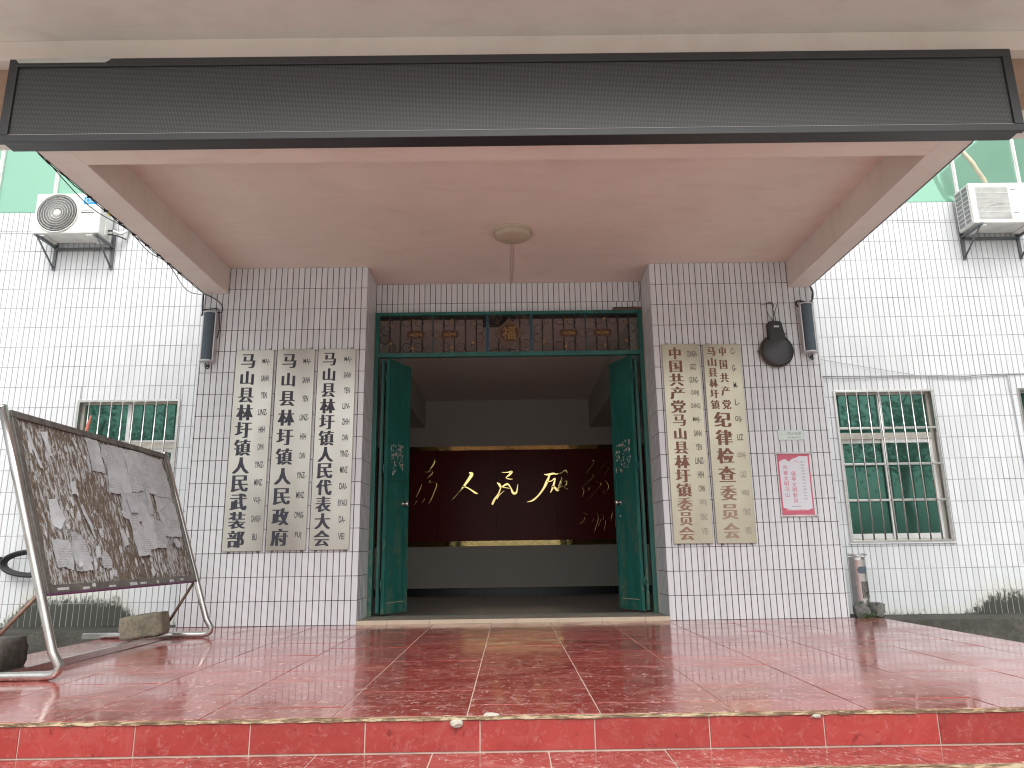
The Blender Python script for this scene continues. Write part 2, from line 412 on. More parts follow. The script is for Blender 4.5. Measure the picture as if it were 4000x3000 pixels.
# lettering ---------------------------------------------------------
_gl = {}
def glyph(ch, bold=0.0):
    key = (ch, bold)
    if key not in _gl:
        cu = bpy.data.curves.new('t', 'FONT'); cu.body = ch; cu.size = 1; cu.offset = bold; cu.resolution_u = 3
        cu.align_x = 'LEFT'
        o = bpy.data.objects.new('t', cu); C.objects.link(o)
        me = bpy.data.meshes.new_from_object(o.evaluated_get(bpy.context.evaluated_depsgraph_get()))
        vs = [(v.co.x, v.co.y) for v in me.vertices]; fs = [tuple(p.vertices) for p in me.polygons]
        xs = [v[0] for v in vs] or [0]; ys = [v[1] for v in vs] or [0]
        _gl[key] = (vs, fs, (min(xs), max(xs), min(ys), max(ys)))
        bpy.data.objects.remove(o); bpy.data.meshes.remove(me); bpy.data.curves.remove(cu)
    return _gl[key]
def put_text(g, ch, cx, cz, w, h, y, bold=0.0, thick=0.0, fit=True, frame=None):
    """centre glyphs at cx,cz inside w x h; thick = sideways doubling that fattens upright strokes"""
    vs, fs, (x0, x1, y0, y1) = glyph(ch, bold)
    if not vs: return
    sx = w / (x1 - x0) if fit else w; sz = h / (y1 - y0) if fit else h
    fr = frame or (lambda x, z, yy: (x, yy, z))
    for k, d in enumerate(((-thick, 0, thick) if thick else (0,))):
        g.add([fr(cx + (vx - (x0+x1)/2) * sx + d, cz + (vy - (y0+y1)/2) * sz, y - k * .00015) for vx, vy in vs], fs)
FULL = {'一': (1, .2), '人': (.95, .92)}
CHW = {'马': (.86, .86), '山': (.82, .84), '中': (.80, .94), '国': (.86, .92), '员': (.84, .95), '县': (.92, .92)}

# ------------------------------------------------------------------ tiled surfaces
CAM = Vector((0, -7.85, .7))
COLP, ROWP, GX, GZ = .066, .2464, .0088, .0060
def cut(rect, hole):
    x0, x1, z0, z1 = rect; a0, a1, b0, b1 = hole
    if x1 <= a0 or x0 >= a1 or z1 <= b0 or z0 >= b1: return [rect]
    out = []
    if x0 < a0: out.append((x0, a0, z0, z1))
    if x1 > a1: out.append((a1, x1, z0, z1))
    xa, xb = max(x0, a0), min(x1, a1)
    if z0 < b0: out.append((xa, xb, z0, b0))
    if z1 > b1: out.append((xa, xb, b1, z1))
    return [r for r in out if r[1]-r[0] > .012 and r[3]-r[2] > .012]
_tilemesh = {}
def tile_mesh(w, h, mat, t=.005):
    key = (round(w, 3), round(h, 3), mat, t)
    if key not in _tilemesh:
        me = bpy.data.meshes.new('tile'); b = .0012
        vs = [(b, 0, b), (w-b, 0, b), (w-b, 0, h-b), (b, 0, h-b), (0, b, 0), (w, b, 0), (w, b, h), (0, b, h), (0, t, 0), (w, t, 0), (w, t, h), (0, t, h)]
        fs = [(0,1,2,3)] + [(i, 4+i, 4+(i+1)%4, (i+1)%4) for i in range(4)] + [(4+i, 8+i, 8+(i+1)%4, 4+(i+1)%4) for i in range(4)]
        me.from_pydata(vs, [], fs); me.materials.append(M[mat]); me.update()
        bm = bmesh.new(); bm.from_mesh(me); bmesh.ops.recalc_face_normals(bm, faces=bm.faces); 
        bm.to_mesh(me); bm.free()
        # make sure the front faces -Y
        if me.polygons[0].normal.y > 0: me.flip_normals()
        _tilemesh[key] = me
    return _tilemesh[key]
def tiles(parent, rects, origin, xdir, name='wall_tile', mat='tile', budget=300, ndir=None, missing=()):
    """rects (u0,u1,z0,z1) in the plane through origin along xdir; front is -normal"""
    xd = Vector(xdir).normalized(); rot = math.atan2(xd.y, xd.x); o3 = Vector(origin)
    items = []
    for r in rects:
        c = o3 + xd * (r[0]+r[1]) / 2 + Vector((0, 0, (r[2]+r[3]) / 2)); items.append(((c - CAM).length, r))
    items.sort(key=lambda q: q[0]); g = G()
    mz = Matrix.Rotation(rot, 4, 'Z')
    for i, (_, (u0, u1, z0, z1)) in enumerate(items):
        wd, ht = u1-u0-GX, z1-z0-GZ
        jit = random.uniform(-.0006, .0006); tl = R(random.uniform(-.35, .35)); tx = R(random.uniform(-.18, .18))
        pos = o3 + xd * (u0 + GX/2) + Vector((0, 0, z0 + GZ/2)) + mz @ Vector((0, jit, 0))
        me = tile_mesh(wd, ht, mat)
        rm = mz @ Matrix.Rotation(tl, 4, 'Z') @ Matrix.Rotation(tx, 4, 'X')
        if i < budget:
            o = bpy.data.objects.new(name, me); o.matrix_local = Matrix.Translation(pos) @ rm; link(o, parent)
        else:
            mm = Matrix.Translation(pos) @ rm
            g.add([mm @ v.co for v in me.vertices], [tuple(p.vertices) for p in me.polygons])
    if g.v: g.make(name + '_field', mat, parent, kind='stuff')
def grid(u0, u1, zs, start=None):
    out = []; u = u0 if start is None else start
    us = [u0]
    while u < u1 - .012:
        if u > u0 + .012: us.append(u)
        u += COLP
    us.append(u1)
    for a, b in zip(us[:-1], us[1:]):
        for c, d in zip(zs[:-1], zs[1:]): out.append((a, b, c, d))
    return out
def rows(z0, z1, base=0.0):
    zs = [z0]; k = math.ceil((z0 - base) / ROWP + 1e-6)
    while base + k * ROWP < z1 - .012: zs.append(base + k * ROWP); k += 1
    return zs + [z1]

XL1, XL2, XR1, XR2 = -3.4717, -1.6067, 1.6448, 3.5155
CZ = 3.952; YW = .5; YL = .57
# pillars ------------------------------------------------------------
for (a, b, lab, inner) in ((XL1, XL2, 'white tiled pillar left of the doorway carrying three steel plaques', XL2), (XR1, XR2, 'white tiled pillar right of the doorway carrying two steel plaques, bell and poster', XR1)):
    e = empty('tiled_pillar', lab, 'pillar', 'tiled pillars beside the doorway')
    G().box(a + .005, b - .005, .004, YL + .3, -.02, CZ - .002).make('pillar_core', 'grout', e)
    left = inner == XL2
    rr = grid(a, b, rows(0, CZ), start=(b - math.ceil((b-a)/COLP)*COLP) if left else None)
    tiles(e, rr, (0, 0, 0), (1, 0, 0), budget=230)
    # reveal facing the doorway
    if left: tiles(e, grid(0, YL, rows(.0, CZ)), (XL2, 0, 0), (0, 1, 0), budget=60)
    else: tiles(e, [(YL - q[1], YL - q[0], q[2], q[3]) for q in grid(0, YL, rows(.0, CZ))], (XR1, YL, 0), (0, -1, 0), budget=60)
    # outer side return between the pillar face and the set-back wall
    if left: tiles(e, grid(0, YW, rows(0, CZ)), (XL1, YW, 0), (0, -1, 0), budget=0, name='side_tile')
    else: tiles(e, grid(0, YW, rows(0, CZ)), (XR2, 0, 0), (0, 1, 0), budget=0, name='side_tile')
# lintel wall --------------------------------------------------------
e = empty('lintel_wall', 'white tiled wall strip over the doorway under the pink ceiling', 'wall')
G().box(XL2 + .002, XR1 - .002, YL + .004, YL + .24, 3.562, CZ - .002).make('wall_core', 'grout', e)
lr = [r for r in grid(XL2, XR1, [3.562, 3.695, CZ]) if not (1.27 < r[0] < 1.6 and r[2] < 3.6)]
tiles(e, lr + [(r[0], r[1], 3.62, 3.695) for r in grid(1.275, XR1, [3.562, 3.695])], (0, YL, 0), (1, 0, 0), budget=120)
G().prism([(1.28, 3.568), (1.64, 3.568), (1.64, 3.618), (1.52, 3.63), (1.5, 3.607), (1.28, 3.602)], YL - .002, YL + .01).make('bare_brick_patch', 'brick', e)
# window openings in the set-back walls
WZ0, WZ1 = .77, 2.515
HOLES_R = [(3.845, 5.0, WZ0, WZ1), (6.03, 7.2, WZ0, WZ1)]
HOLES_L = [(-5.05, -3.873, WZ0, WZ1)]
def side_wall(x0, x1, holes, lab, start):
    e = empty('side_wall', lab, 'wall', 'set-back tiled walls beside the porch')
    zs = rows(-.02, 4.66, -.02) + [4.69, 4.94]
    rr = grid(x0, x1, zs, start)
    for h in holes:
        nr = []
        for r in rr: nr += cut(r, h)
        rr = nr
    tiles(e, rr, (0, YW, 0), (1, 0, 0), budget=300)
    xs = sorted({x0, x1} | {v for h in holes for v in h[:2]})
    g = G()
    for a, b in zip(xs[:-1], xs[1:]):
        hh = [h for h in holes if h[0] <= a + 1e-6 and h[1] >= b - 1e-6]
        if hh:
            g.box(a, b, YW + .004, YW + .22, -.02, WZ0); g.box(a, b, YW + .004, YW + .22, WZ1, 4.938)
        else: g.box(a, b, YW + .004, YW + .22, -.02, 4.938)
    g.make('wall_core', 'grout_haze', e)
side_wall(-8.6, XL1 - .002, HOLES_L, 'white tiled wall set back on the left behind the notice board', -8.6)
side_wall(XR2 + .002, 8.6, HOLES_R, 'white tiled wall set back on the right with the barred windows', XR2 + .002)

# ------------------------------------------------------------------ ground, platform, steps
G().add([(-150, -200, -.6), (150, -200, -.6), (150, 60, -.6), (-150, 60, -.6)], [(0, 1, 2, 3)]).make('ground', 'yard', kind='structure')
PX0, PX1, PY = -3.71, 3.81, -4.37
pe = empty('porch_platform', None, None, kind='structure')
G().box(PX0, PX1, PY, 0, -.6, -.004).make('platform_bed', 'grout2', pe)
ys = [PY + .012, -4.13]
while ys[-1] + .371 < -.05: ys.append(ys[-1] + .371)
ys.append(0.0)
xs = []; x = -.205 - .6 * 6
while x < PX1 - .02:
    xs.append(max(x, PX0)); x += .6
xs.append(PX1)
_ftm = {}
def flat_tile(w, d):
    k = (round(w, 3), round(d, 3))
    if k not in _ftm:
        me = bpy.data.meshes.new('floor_tile'); b = .0012
        vs = [(b, b, 0), (w-b, b, 0), (w-b, d-b, 0), (b, d-b, 0), (0, 0, -b), (w, 0, -b), (w, d, -b), (0, d, -b), (0, 0, -.008), (w, 0, -.008), (w, d, -.008), (0, d, -.008)]
        fs = [(0,1,2,3)] + [(i, 4+i, 4+(i+1)%4, (i+1)%4) for i in range(4)] + [(4+i, 8+i, 8+(i+1)%4, 4+(i+1)%4) for i in range(4)]
        me.from_pydata(vs, [], fs); me.materials.append(M['red']); me.update()
        bm = bmesh.new(); bm.from_mesh(me); bmesh.ops.recalc_face_normals(bm, faces=bm.faces); bm.to_mesh(me); bm.free()
        if me.polygons[0].normal.z < 0: me.flip_normals()
        _ftm[k] = me
    return _ftm[k]
def floor_tiles(parent, xs, ys, z, gx, gy, name='floor_tile', tilt=.12):
    for a, b in zip(xs[:-1], xs[1:]):
        if b - a < .03: continue
        for c, d in zip(ys[:-1], ys[1:]):
            o = bpy.data.objects.new(name, flat_tile(b-a-gx, d-c-gy))
            o.location = (a + gx/2, c + gy/2, z + random.uniform(-.0006, .0006)); o.rotation_euler = (R(random.uniform(-tilt, tilt)), R(random.uniform(-tilt, tilt)), 0)
            link(o, parent)
floor_tiles(pe, xs, ys, 0, .006, .0034)
# steps
se = empty('front_steps', None, None, kind='structure')
zt = 0.0; yf = PY
for k in range(4):
    z_lo = -.15 * (k + 1)
    yb = yf - .29
    if k < 3: G().box(PX0, PX1, yb, yf - (0 if k else 0), -.6, z_lo - .004).make('step_bed', 'grout2', se)
    # worn nosing strip under the edge
    g = G(); n = 150
    for i in range(n):
        a = PX0 + (PX1 - PX0) * i / n; b = PX0 + (PX1 - PX0) * (i + 1) / n
        j = random.uniform(-.003, .003); t = random.uniform(-.003, .002)
        g.box(a, b, yf - .010 + t, yf + .0118, zt - .015 + j * .6, zt - .0015 + random.uniform(-.001, .0008))
    g.make('worn_nosing', 'edge', se)
    gb = G().box(PX0, PX1, yf + .001, yf + .012, z_lo, zt - .014).make('riser_bed', 'grout2', se)
    x = -.146 - .5105 * 8 + (.2 * k)
    while x < PX1:
        a, b = max(x, PX0), min(x + .5105, PX1)
        if b - a > .03:
            hgt = (zt - .0175) - (z_lo + .006)
            o = bpy.data.objects.new('riser_tile', tile_mesh(b - a - .006, hgt, 'riser', .006)); o.location = (a + .003, yf - .005, z_lo + .006); link(o, se)
        x += .5105
    if k < 3:
        xx = []; x = .157 - .513 * 8 + .17 * k
        while x < PX1 - .02:
            if x + .513 > PX0 + .03: xx.append(max(x, PX0))
            x += .513
        xx.append(PX1)
        floor_tiles(se, xx, [yb + .012, yf - .006], z_lo, .006, .004, name='tread_tile', tilt=.05)
    zt = z_lo; yf = yb
# cement blobs on the edge
for (x, y, z, r) in ((-.25, PY - .012, -.028, .028), (-.1, PY + .01, -.004, .032), (3.0, PY - .008, -.022, .02), (1.35, PY - .008, -.02, .018), (2.3, PY - .008, -.022, .014)):
    bm = bmesh.new(); bmesh.ops.create_icosphere(bm, subdivisions=2, radius=r)
    for v in bm.verts: v.co *= random.uniform(.75, 1.25); v.co.z *= .55; v.co.y *= .5; v.co.x *= 1.2
    me = bpy.data.meshes.new('cement_blob'); bm.to_mesh(me); bm.free(); me.materials.append(M['putty'])
    o = bpy.data.objects.new('cement_blob', me); o.location = (x, y, z); link(o, se)
# concrete ledges along the foot of the side walls
le = empty('concrete_ledge', None, None, kind='structure')
G().box(-9, XL1 - .004, -.02, YW + .3, -.6, -.022).make('ledge_slab', 'ledge', le, bevel=.008)
G().box(XR2 + .004, 9, -.02, YW + .3, -.6, -.022).make('ledge_slab', 'ledge', le, bevel=.008)
G().box(XR2 + .004, PX1, -.02, YW, -.02, -.004).make('ledge_patch', 'ledge', le)
# threshold
te = empty('door_threshold', None, None, kind='structure')
G().box(XL2 + .004, XR1 - .004, .012, .62, -.02, .038).make('threshold_top', 'sill', te)
xx = [XL2, -1.29, -.85, -.4, .045, .49, .94, 1.39, XR1]
for a, b in zip(xx[:-1], xx[1:]):
    G().box(a + .002, b - .002, .0, .011, .0, .041).make('threshold_tile', 'beige', te)

# ------------------------------------------------------------------ porch canopy
ce = empty('porch_canopy', 'pink plastered concrete porch canopy with deep side beams over the doorway', 'canopy')
BX0, BX1, BI0, BI1, BZ, YF = -3.455, 3.475, -3.2, 3.235, 3.638, -3.10
G().box(BI0, BI1, -2.84, YL + .25, CZ, 4.1).make('ceiling_slab', 'ceil', ce)
G().box(BX0, BI0, YF, -.001, BZ, 4.5).make('side_beam', 'beam', ce, bevel=.006)
G().box(BI1, BX1, YF, -.001, BZ, 4.5).make('side_beam', 'beam', ce, bevel=.006)
G().box(BI0, BI1, YF, -2.84, BZ, 4.5).make('front_beam', 'ceil', ce)
G().box(BX0, BI0 - .001, .0, YW, CZ, 4.5).make('rear_beam', 'beam', ce)
G().box(BI1 + .001, BX1, .0, YW, CZ, 4.5).make('rear_beam', 'beam', ce)
G().box(-4.9, BX0 - .001, -3.10, -2.9, 4.36, 4.527).make('fascia_band', 'ceil', ce)
G().box(BX1 + .001, 4.9, -3.10, -2.9, 4.36, 4.527).make('fascia_band', 'ceil', ce)
G().box(BX0 - .001, BX1 + .001, YF - .004, YF - .001, 4.33, 4.527).make('fascia_face', 'ceil', ce)
# upper overhang with rounded corners
poly = []
for (cx, cy, a0) in ((4.4, -3.6, 270), (4.4, .0, 0), (-4.4, .0, 90), (-4.4, -3.6, 180)):
    rad = .7 if cy < -1 else .0
    if rad: poly += [(cx + rad * math.cos(R(a0 + 90 * i / 10)), cy + rad * math.sin(R(a0 + 90 * i / 10))) for i in range(11)]
    else: poly.append((cx + (.7 if cx > 0 else -.7), -1.6))
g = G(); n = len(poly)
g.add([(x, y, 4.528) for x, y in poly] + [(x, y, 4.66) for x, y in poly], [tuple(range(n)), tuple(range(2*n-1, n-1, -1))] + [(i, n+i, n+(i+1) % n, (i+1) % n) for i in range(n)])
g.make('overhang_slab', 'beam', ce)
for sx in (-1, 1):
    xa = BX0 if sx < 0 else BX1
    g = G(); pf = [(0, 4.358), (0, 4.06), (.6, 4.06), (.85, 4.08), (1.05, 4.15), (1.18, 4.25), (1.22, 4.358)]
    g.prism([(xa + sx * (x + .001), z) for x, z in pf], -3.0, -2.78)
    g.make('rounded_bracket', 'brown', ce)
# dark weathered drip edge along the beam bottoms
for x in (BX0 - .004, BX1 + .004):
    g = G(); n = 60
    for i in range(n):
        a = YF + (3.1) * i / n; b = YF + 3.1 * (i + 1) / n
        g.box(x - .004 - random.uniform(0, .003), x + .004, a, b, BZ + .0 + random.uniform(0, .004), BZ + .03 + random.uniform(-.012, .014))
    g.make('stained_drip_edge', 'ledge', ce)

# ------------------------------------------------------------------ LED display
de = empty('led_display', 'long switched-off dark dot-matrix display board across the canopy front', 'display')
LX0, LX1, LZ0, LZ1, LY = -3.61, 3.72, 3.596, 4.268, -3.225
G().box(LX0 + .03, LX1 - .03, LY + .0305, YF - .002, LZ0 + .003, LZ1 - .003).make('display_case', 'housing', de)
g = G()
g.box(LX0, LX1, LY - .012, LY + .03, LZ0, LZ0 + .055); g.box(LX0, LX1, LY - .012, LY + .03, LZ1 - .065, LZ1)
g.box(LX0, LX0 + .065, LY - .012, LY + .03, LZ0 + .055, LZ1 - .065); g.box(LX1 - .065, LX1, LY - .012, LY + .03, LZ0 + .055, LZ1 - .065)
g.make('display_frame', 'housing', de, bevel=.004)
G().box(LX0 + .066, LX1 - .066, LY + .004, LY + .02, LZ0 + .062, LZ1 - .066).make('pixel_panel', 'led', de)
G().box(LX0 + .06, LX1 - .06, LY - .004, LY + .003, LZ0 + .0555, LZ0 + .0615).make('pale_seam', 'wire', de)
G().prism([(LX0 + .045, LZ1 - .002), (LX0 + .07, LZ1 - .036), (LX0 + .70, LZ1 - .036), (LX0 + .735, LZ1 - .012), (LX0 + .735, LZ1 + .002)], LY - .017, LY - .0125).make('peeled_trim_strip', 'torn', de)

# ------------------------------------------------------------------ ceiling lamp
la = empty('ceiling_lamp', 'round cream ceiling lamp in the middle of the pink porch ceiling', 'lamp')
lc = (.064, -.90, CZ)
G().lathe([(0, -.03), (.20, -.03), (.205, -.022), (.205, 0)], lc, n=48).make('lamp_base', 'cream', la)
G().lathe([(0, -.085), (.10, -.083), (.155, -.075), (.183, -.058), (.19, -.035), (.19, -.031)], lc, n=48).make('lamp_shade', 'cream', la)
G().tube([(.048, -.70, CZ-.004), (.044, 0, CZ-.004), (.042, YL - .005, CZ-.004), (.045, YL - .006, CZ-.03)], .003, 5).make('supply_wire', 'wire', la)
G().tube([(.078, -.70, CZ-.004), (.07, 0, CZ-.004), (.06, YL - .005, CZ-.004), (.046, YL - .006, CZ-.03)], .003, 5).make('supply_wire', 'wire', la)

# ------------------------------------------------------------------ entrance door with transom
do = empty('entrance_door', 'dark green folding metal doors standing open under a wrought iron transom', 'door')
FY0, FY1 = .49, .56; FX0, FX1 = -1.598, 1.628
g = G()
g.box(FX0, FX0 + .05, FY0, FY1, .04, 3.56); g.box(FX1 - .05, FX1, FY0, FY1, .04, 3.56)
g.box(FX0 + .05, FX1 - .05, FY0 + .001, FY1, 3.522, 3.56); g.box(FX0 + .05, FX1 - .05, FY0 + .001, FY1, 3.0, 3.052)
g.make('door_frame', 'door', do, bevel=.003)
for a, b in ((XL2 + .001, FX0 - .001), (FX1 + .001, XR1 - .001)):
    G().box(a, b, .5, .55, .04, 3.56).make('mortar_joint', 'putty', do)
g = G()
for i in range(60):
    if random.random() < .8:
        x = FX0 + .08 + (FX1 - FX0 - .2) * i / 60
        g.box(x, x + random.uniform(.02, .05), .50, .53 + random.uniform(-.01, .01), .0385, .0415)
g.make('bottom_rail_paint', 'door', do)
# transom grille
T0 = -1.533; SX = .001544; SZ = .00162
def tx(x): return T0 + (x - 75) * SX
def tzz(y): return 3.283 - (y - 318) * SZ
gy = .522
bars = [145, 228, 313, 398, 483, 568, 652, 738, 822]
for dx in (0, 1195):
    for i, x in enumerate(bars):
        if dx and i == 4 or (not dx and i == 4): mt = 'blue'
        else: mt = 'iron'
        G().box(tx(x + dx) - .0085, tx(x + dx) + .0085, gy + .002, gy + .018, 3.052, 3.522).make('grille_bar', mt, do)
for x in (997, 1083, 1162): G().box(tx(x) - .009, tx(x) + .009, gy + .002, gy + .018, 3.052, 3.522).make('grille_bar', 'iron', do)
for x in (908, 1252): G().box(tx(x) - .017, tx(x) + .017, FY0 + .004, FY1 - .004, 3.052, 3.522).make('grille_post', 'blue', do)
def scroll(cx, cy, r, a0, a1, dx=0, curl=1):
    pts = arc(tx(cx + dx), tzz(cy), gy - .004, r * SX, a0, a1, 14)
    # curl in at the end
    ea = a1; s = 1 if a1 > a0 else -1
    ex = tx(cx + dx); ez = tzz(cy)
    for i in range(1, 9):
        rr = r * SX * (1 - .09 * i); an = ea + s * 28 * i
        px = ex + r * SX * .55 * math.cos(R(ea)) + rr * .45 * math.cos(R(an)); pz = ez + r * SX * .55 * math.sin(R(ea)) + rr * .45 * math.sin(R(an))
        pts.append((px, gy - .004, pz))
    G().tube(pts, .0035, 5).make('iron_scroll', 'iron', do)
for dx in (0, 1195):
    for (cx, cy, r, a0, a1) in (
        (118, 288, 38, -90, -330), (112, 352, 38, 90, 330),
        (205, 222, 42, 10, 190), (280, 218, 37, 20, 335), (375, 218, 37, 160, -155), (583, 215, 37, 20, 335), (697, 213, 37, 160, -155), (768, 222, 42, 170, -10),
        (843, 280, 38, -90, 150), (843, 346, 38, 90, -150),
        (205, 412, 42, -10, -190), (280, 418, 37, -20, -335), (375, 418, 37, -160, 155), (583, 418, 37, -20, -335), (697, 418, 37, -160, 155), (768, 412, 42, -170, 10)):
        scroll(cx, cy, r, a0, a1, dx)
    for (cx, cy) in ((160, 250), (330, 212), (632, 210), (803, 242), (155, 388), (325, 422), (630, 418), (800, 385)):
        g = G(); c = (tx(cx + dx), tzz(cy)); pl = []
        for i in range(12):
            rr = (.026 if i % 2 == 0 else .010); pl.append((c[0] + rr * math.cos(R(30 * i)), c[1] + rr * math.sin(R(30 * i))))
        g.prism(pl, gy - .014, gy - .008).make('gold_flower', 'goldpaint', do)
    for k, (cx, cy) in enumerate(((455, 208), (512, 208), (452, 430), (508, 430))):
        g = G(); cxx, czz = tx(cx + dx), tzz(cy); h = .044
        P = [(cxx - h, gy - .006, czz), (cxx, gy - .006, czz + h * 1.05), (cxx + h, gy - .006, czz), (cxx, gy - .006, czz - h * 1.05)]
        g.tube(P, .0028, 5, closed=True)
        for s_ in (-.012, 0, .012): g.box(cxx + s_ - .002, cxx + s_ + .002, gy - .008, gy - .004, czz - .018, czz + .018)
        g.box(cxx - .016, cxx + .016, gy - .0075, gy - .0045, czz - .002, czz + .002)
        g.make('iron_diamond', 'bronze', do)
    for cx in (460, 507): G().tube(arc(tx(cx + dx), tzz(318), gy - .008 - (.004 if cx == 507 else 0), 32 * SX, 0, 345, 23)[:-1], .004, 6, closed=True).make('linked_ring', 'bronze', do)
    for cx in (350, 615):
        x0, x1, z0, z1 = tx(cx + dx - 68), tx(cx + dx + 68), tzz(346), tzz(290); b = .02
        oct_ = [(x0 + b, z0), (x1 - b, z0), (x1, z0 + b), (x1, z1 - b), (x1 - b, z1), (x0 + b, z1), (x0, z1 - b), (x0, z0 + b)]
        pe_ = G().prism(oct_, gy - .004, gy).make('ornament_plaque', 'redpaint', do)
        G().tube([(x, gy - .007, z) for x, z in oct_], .0045, 5, closed=True).make('plaque_rim', 'bronze', do)
        g = G(); mx = (x0 + x1) / 2; mz = (z0 + z1) / 2
        for q in range(5):
            ph = q * 1.1; pts = [(mx - .075 + .15 * t / 10, gy - .009, mz + .018 * math.sin(ph + t * .95) + (q - 2) * .005) for t in range(11)]
            g.tube(pts, [.002 + .0035 * abs(math.sin(t * .8 + q)) for t in range(11)], 5)
        g.make('gold_ornament', 'goldpaint', do)
for (cx, cy) in ((985, 200), (955, 223), (1170, 197), (1203, 222), (955, 398), (992, 420), (1207, 395), (1175, 420)):
    G().tube(arc(tx(cx), tzz(cy), gy - .006, 34 * SX, 0, 345, 23)[:-1], .0042, 6, closed=True).make('linked_ring', 'bronze', do)
dc = (.016, 3.284); hd = .192
G().prism([(dc[0]-hd, dc[1]), (dc[0], dc[1]+hd), (dc[0]+hd, dc[1]), (dc[0], dc[1]-hd)], gy - .028, gy - .012).make('diamond_plate', 'bronze', do, bevel=.004)
o8 = [(dc[0] + .118 * math.cos(R(22.5 + 45 * i)), dc[1] + .112 * math.sin(R(22.5 + 45 * i))) for i in range(8)]
G().prism(o8, gy - .032, gy - .0285).make('red_inlay', 'redpaint', do)
g = G(); put_text(g, '福', dc[0], dc[1], .165, .165, gy - .038, .012)
o = g.make('blessing_character', 'goldpaint', do); sm = o.modifiers.new('thick', 'SOLIDIFY'); sm.thickness = .006; sm.offset = 0
g = G()
for s_ in range(4):
    a = 45 + 90 * s_
    for t in range(-4, 5):
        if abs(t) < 1: pass
        px = dc[0] + .112 * math.cos(R(a)) * 1.02 - t * .017 * math.sin(R(a)); pz = dc[1] + .112 * math.sin(R(a)) * 1.02 + t * .017 * math.cos(R(a))
        g.box(px - .004, px + .004, gy - .034, gy - .029, pz - .004, pz + .004)
for i in range(4):
    g.tube(arc(dc[0] + .14 * math.cos(R(90 * i)), dc[1] + .14 * math.sin(R(90 * i)), gy - .031, .022, 0, 330, 11)[:-1], .003, 5, closed=True)
g.make('plate_beading', 'bronze', do)
# folding leaves
def leaf(x0, y0, x1, y1, knobside):
    d = Vector((x1 - x0, y1 - y0, 0)); L = d.length; ang = math.atan2(d.y, d.x)
    mt = Matrix.Translation((x0, y0, 0)) @ Matrix.Rotation(ang, 4, 'Z')
    s_ = 1 if x0 < 0 else -1           # side that faces outwards (the viewer)
    z0, z1 = .062, 2.985
    def bx(g, u0, u1, w0, w1, a, b):
        lo, hi = min(w0 * -s_, w1 * -s_), max(w0 * -s_, w1 * -s_)
        return g.box(u0, u1, lo, hi, a, b, mtx=mt)
    lf = bx(G(), 0, L, -.016, .016, z0, z1).make('door_leaf', 'door', do, bevel=.002)
    g = G()
    bx(g, .004, .05, .017, .024, z0, z1); bx(g, L - .05, L - .004, .017, .024, z0, z1)
    bx(g, .051, L - .051, .017, .024, z0, z0 + .10); bx(g, .051, L - .051, .017, .024, z1 - .06, z1)
    bx(g, .051, L - .051, .017, .0235, 1.55, 1.60)
    g.make('leaf_rail', 'door', lf)
    g = G(); bx(g, .06, L - .06, .017, .0185, z0 + .113, z0 + .119); g.make('leaf_pinline', 'cream', lf)
    return mt, s_, L, lf
for (x0, y0, x1, y1) in ((-1.435, .50, -1.238, .955), (1.470, .50, 1.279, .93)):
    mt, s_, L, lf = leaf(x0, y0, x1, y1, 0)
    # knob
    def P(u, wdist, z): return mt @ Vector((u, -s_ * wdist, z))
    kz = 1.29 if x0 < 0 else 1.27; ku = L - .10
    ax = (P(ku, 1, kz) - P(ku, 0, kz)).normalized()
    G().tube([P(ku, .016, kz), P(ku, .022, kz)], .034, 20).make('knob_rose', 'chrome', lf)
    G().tube([P(ku, .022, kz), P(ku, .045, kz), P(ku, .05, kz), P(ku, .06, kz), P(ku, .075, kz), P(ku, .082, kz)], [.012, .012, .022, .028, .027, .015], 18).make('door_knob', 'chrome', lf)
    if x0 > 0: G().tube([P(ku, .016, kz - .16), P(ku, .03, kz - .16)], .013, 14).make('lock_button', 'chrome', lf)
    for hz in (.38, 1.67, 2.75):
        sx_ = -1 if x0 < 0 else 1
        G().tube([(x0 + sx_ * .012, y0 - .022, hz - .05), (x0 + sx_ * .012, y0 - .022, hz + .05)], .009, 8).make('hinge', 'door', lf)
# half-torn sticker patches on both leaves
for (x0, y0, x1, y1, ua, ub) in ((-1.435, .50, -1.238, .955, .08, .36), (1.470, .50, 1.279, .93, .1, .42)):
    d = Vector((x1 - x0, y1 - y0, 0)).normalized(); s_ = 1 if x0 < 0 else -1; nn = Vector((d.y, -d.x, 0)) * s_
    g = G()
    for i in range(70):
        u = random.uniform(ua, ub); z = random.uniform(1.62, 1.98); sz_ = random.uniform(.004, .016)
        c = Vector((x0, y0, 0)) + d * u + nn * (.0172 + .0001 * i / 7) + Vector((0, 0, z)); k = random.randint(4, 6); a0 = random.uniform(0, 360)
        rr = [random.uniform(.5, 1.3) * sz_ for _ in range(k)]
        g.add([c + d * (rr[q] * math.cos(R(a0 + 360 * q / k))) + Vector((0, 0, 1.4 * rr[q] * math.sin(R(a0 + 360 * q / k)))) for q in range(k)], [tuple(range(k))])
    g.make('torn_sticker', 'torn', do)
# folded second leaves seen edge-on, and the strips beside them
for sx_ in (-1, 1):
    c = -1.50 if sx_ < 0 else 1.53
    g = G().box(c - .02, c + .02, .565, .98, .062, 2.985).make('folded_leaf', 'door', do, bevel=.002)
    G().box(c - .012, c + .012, .545, .5645, .07, 2.98).make('leaf_edge_strip', 'door', g)

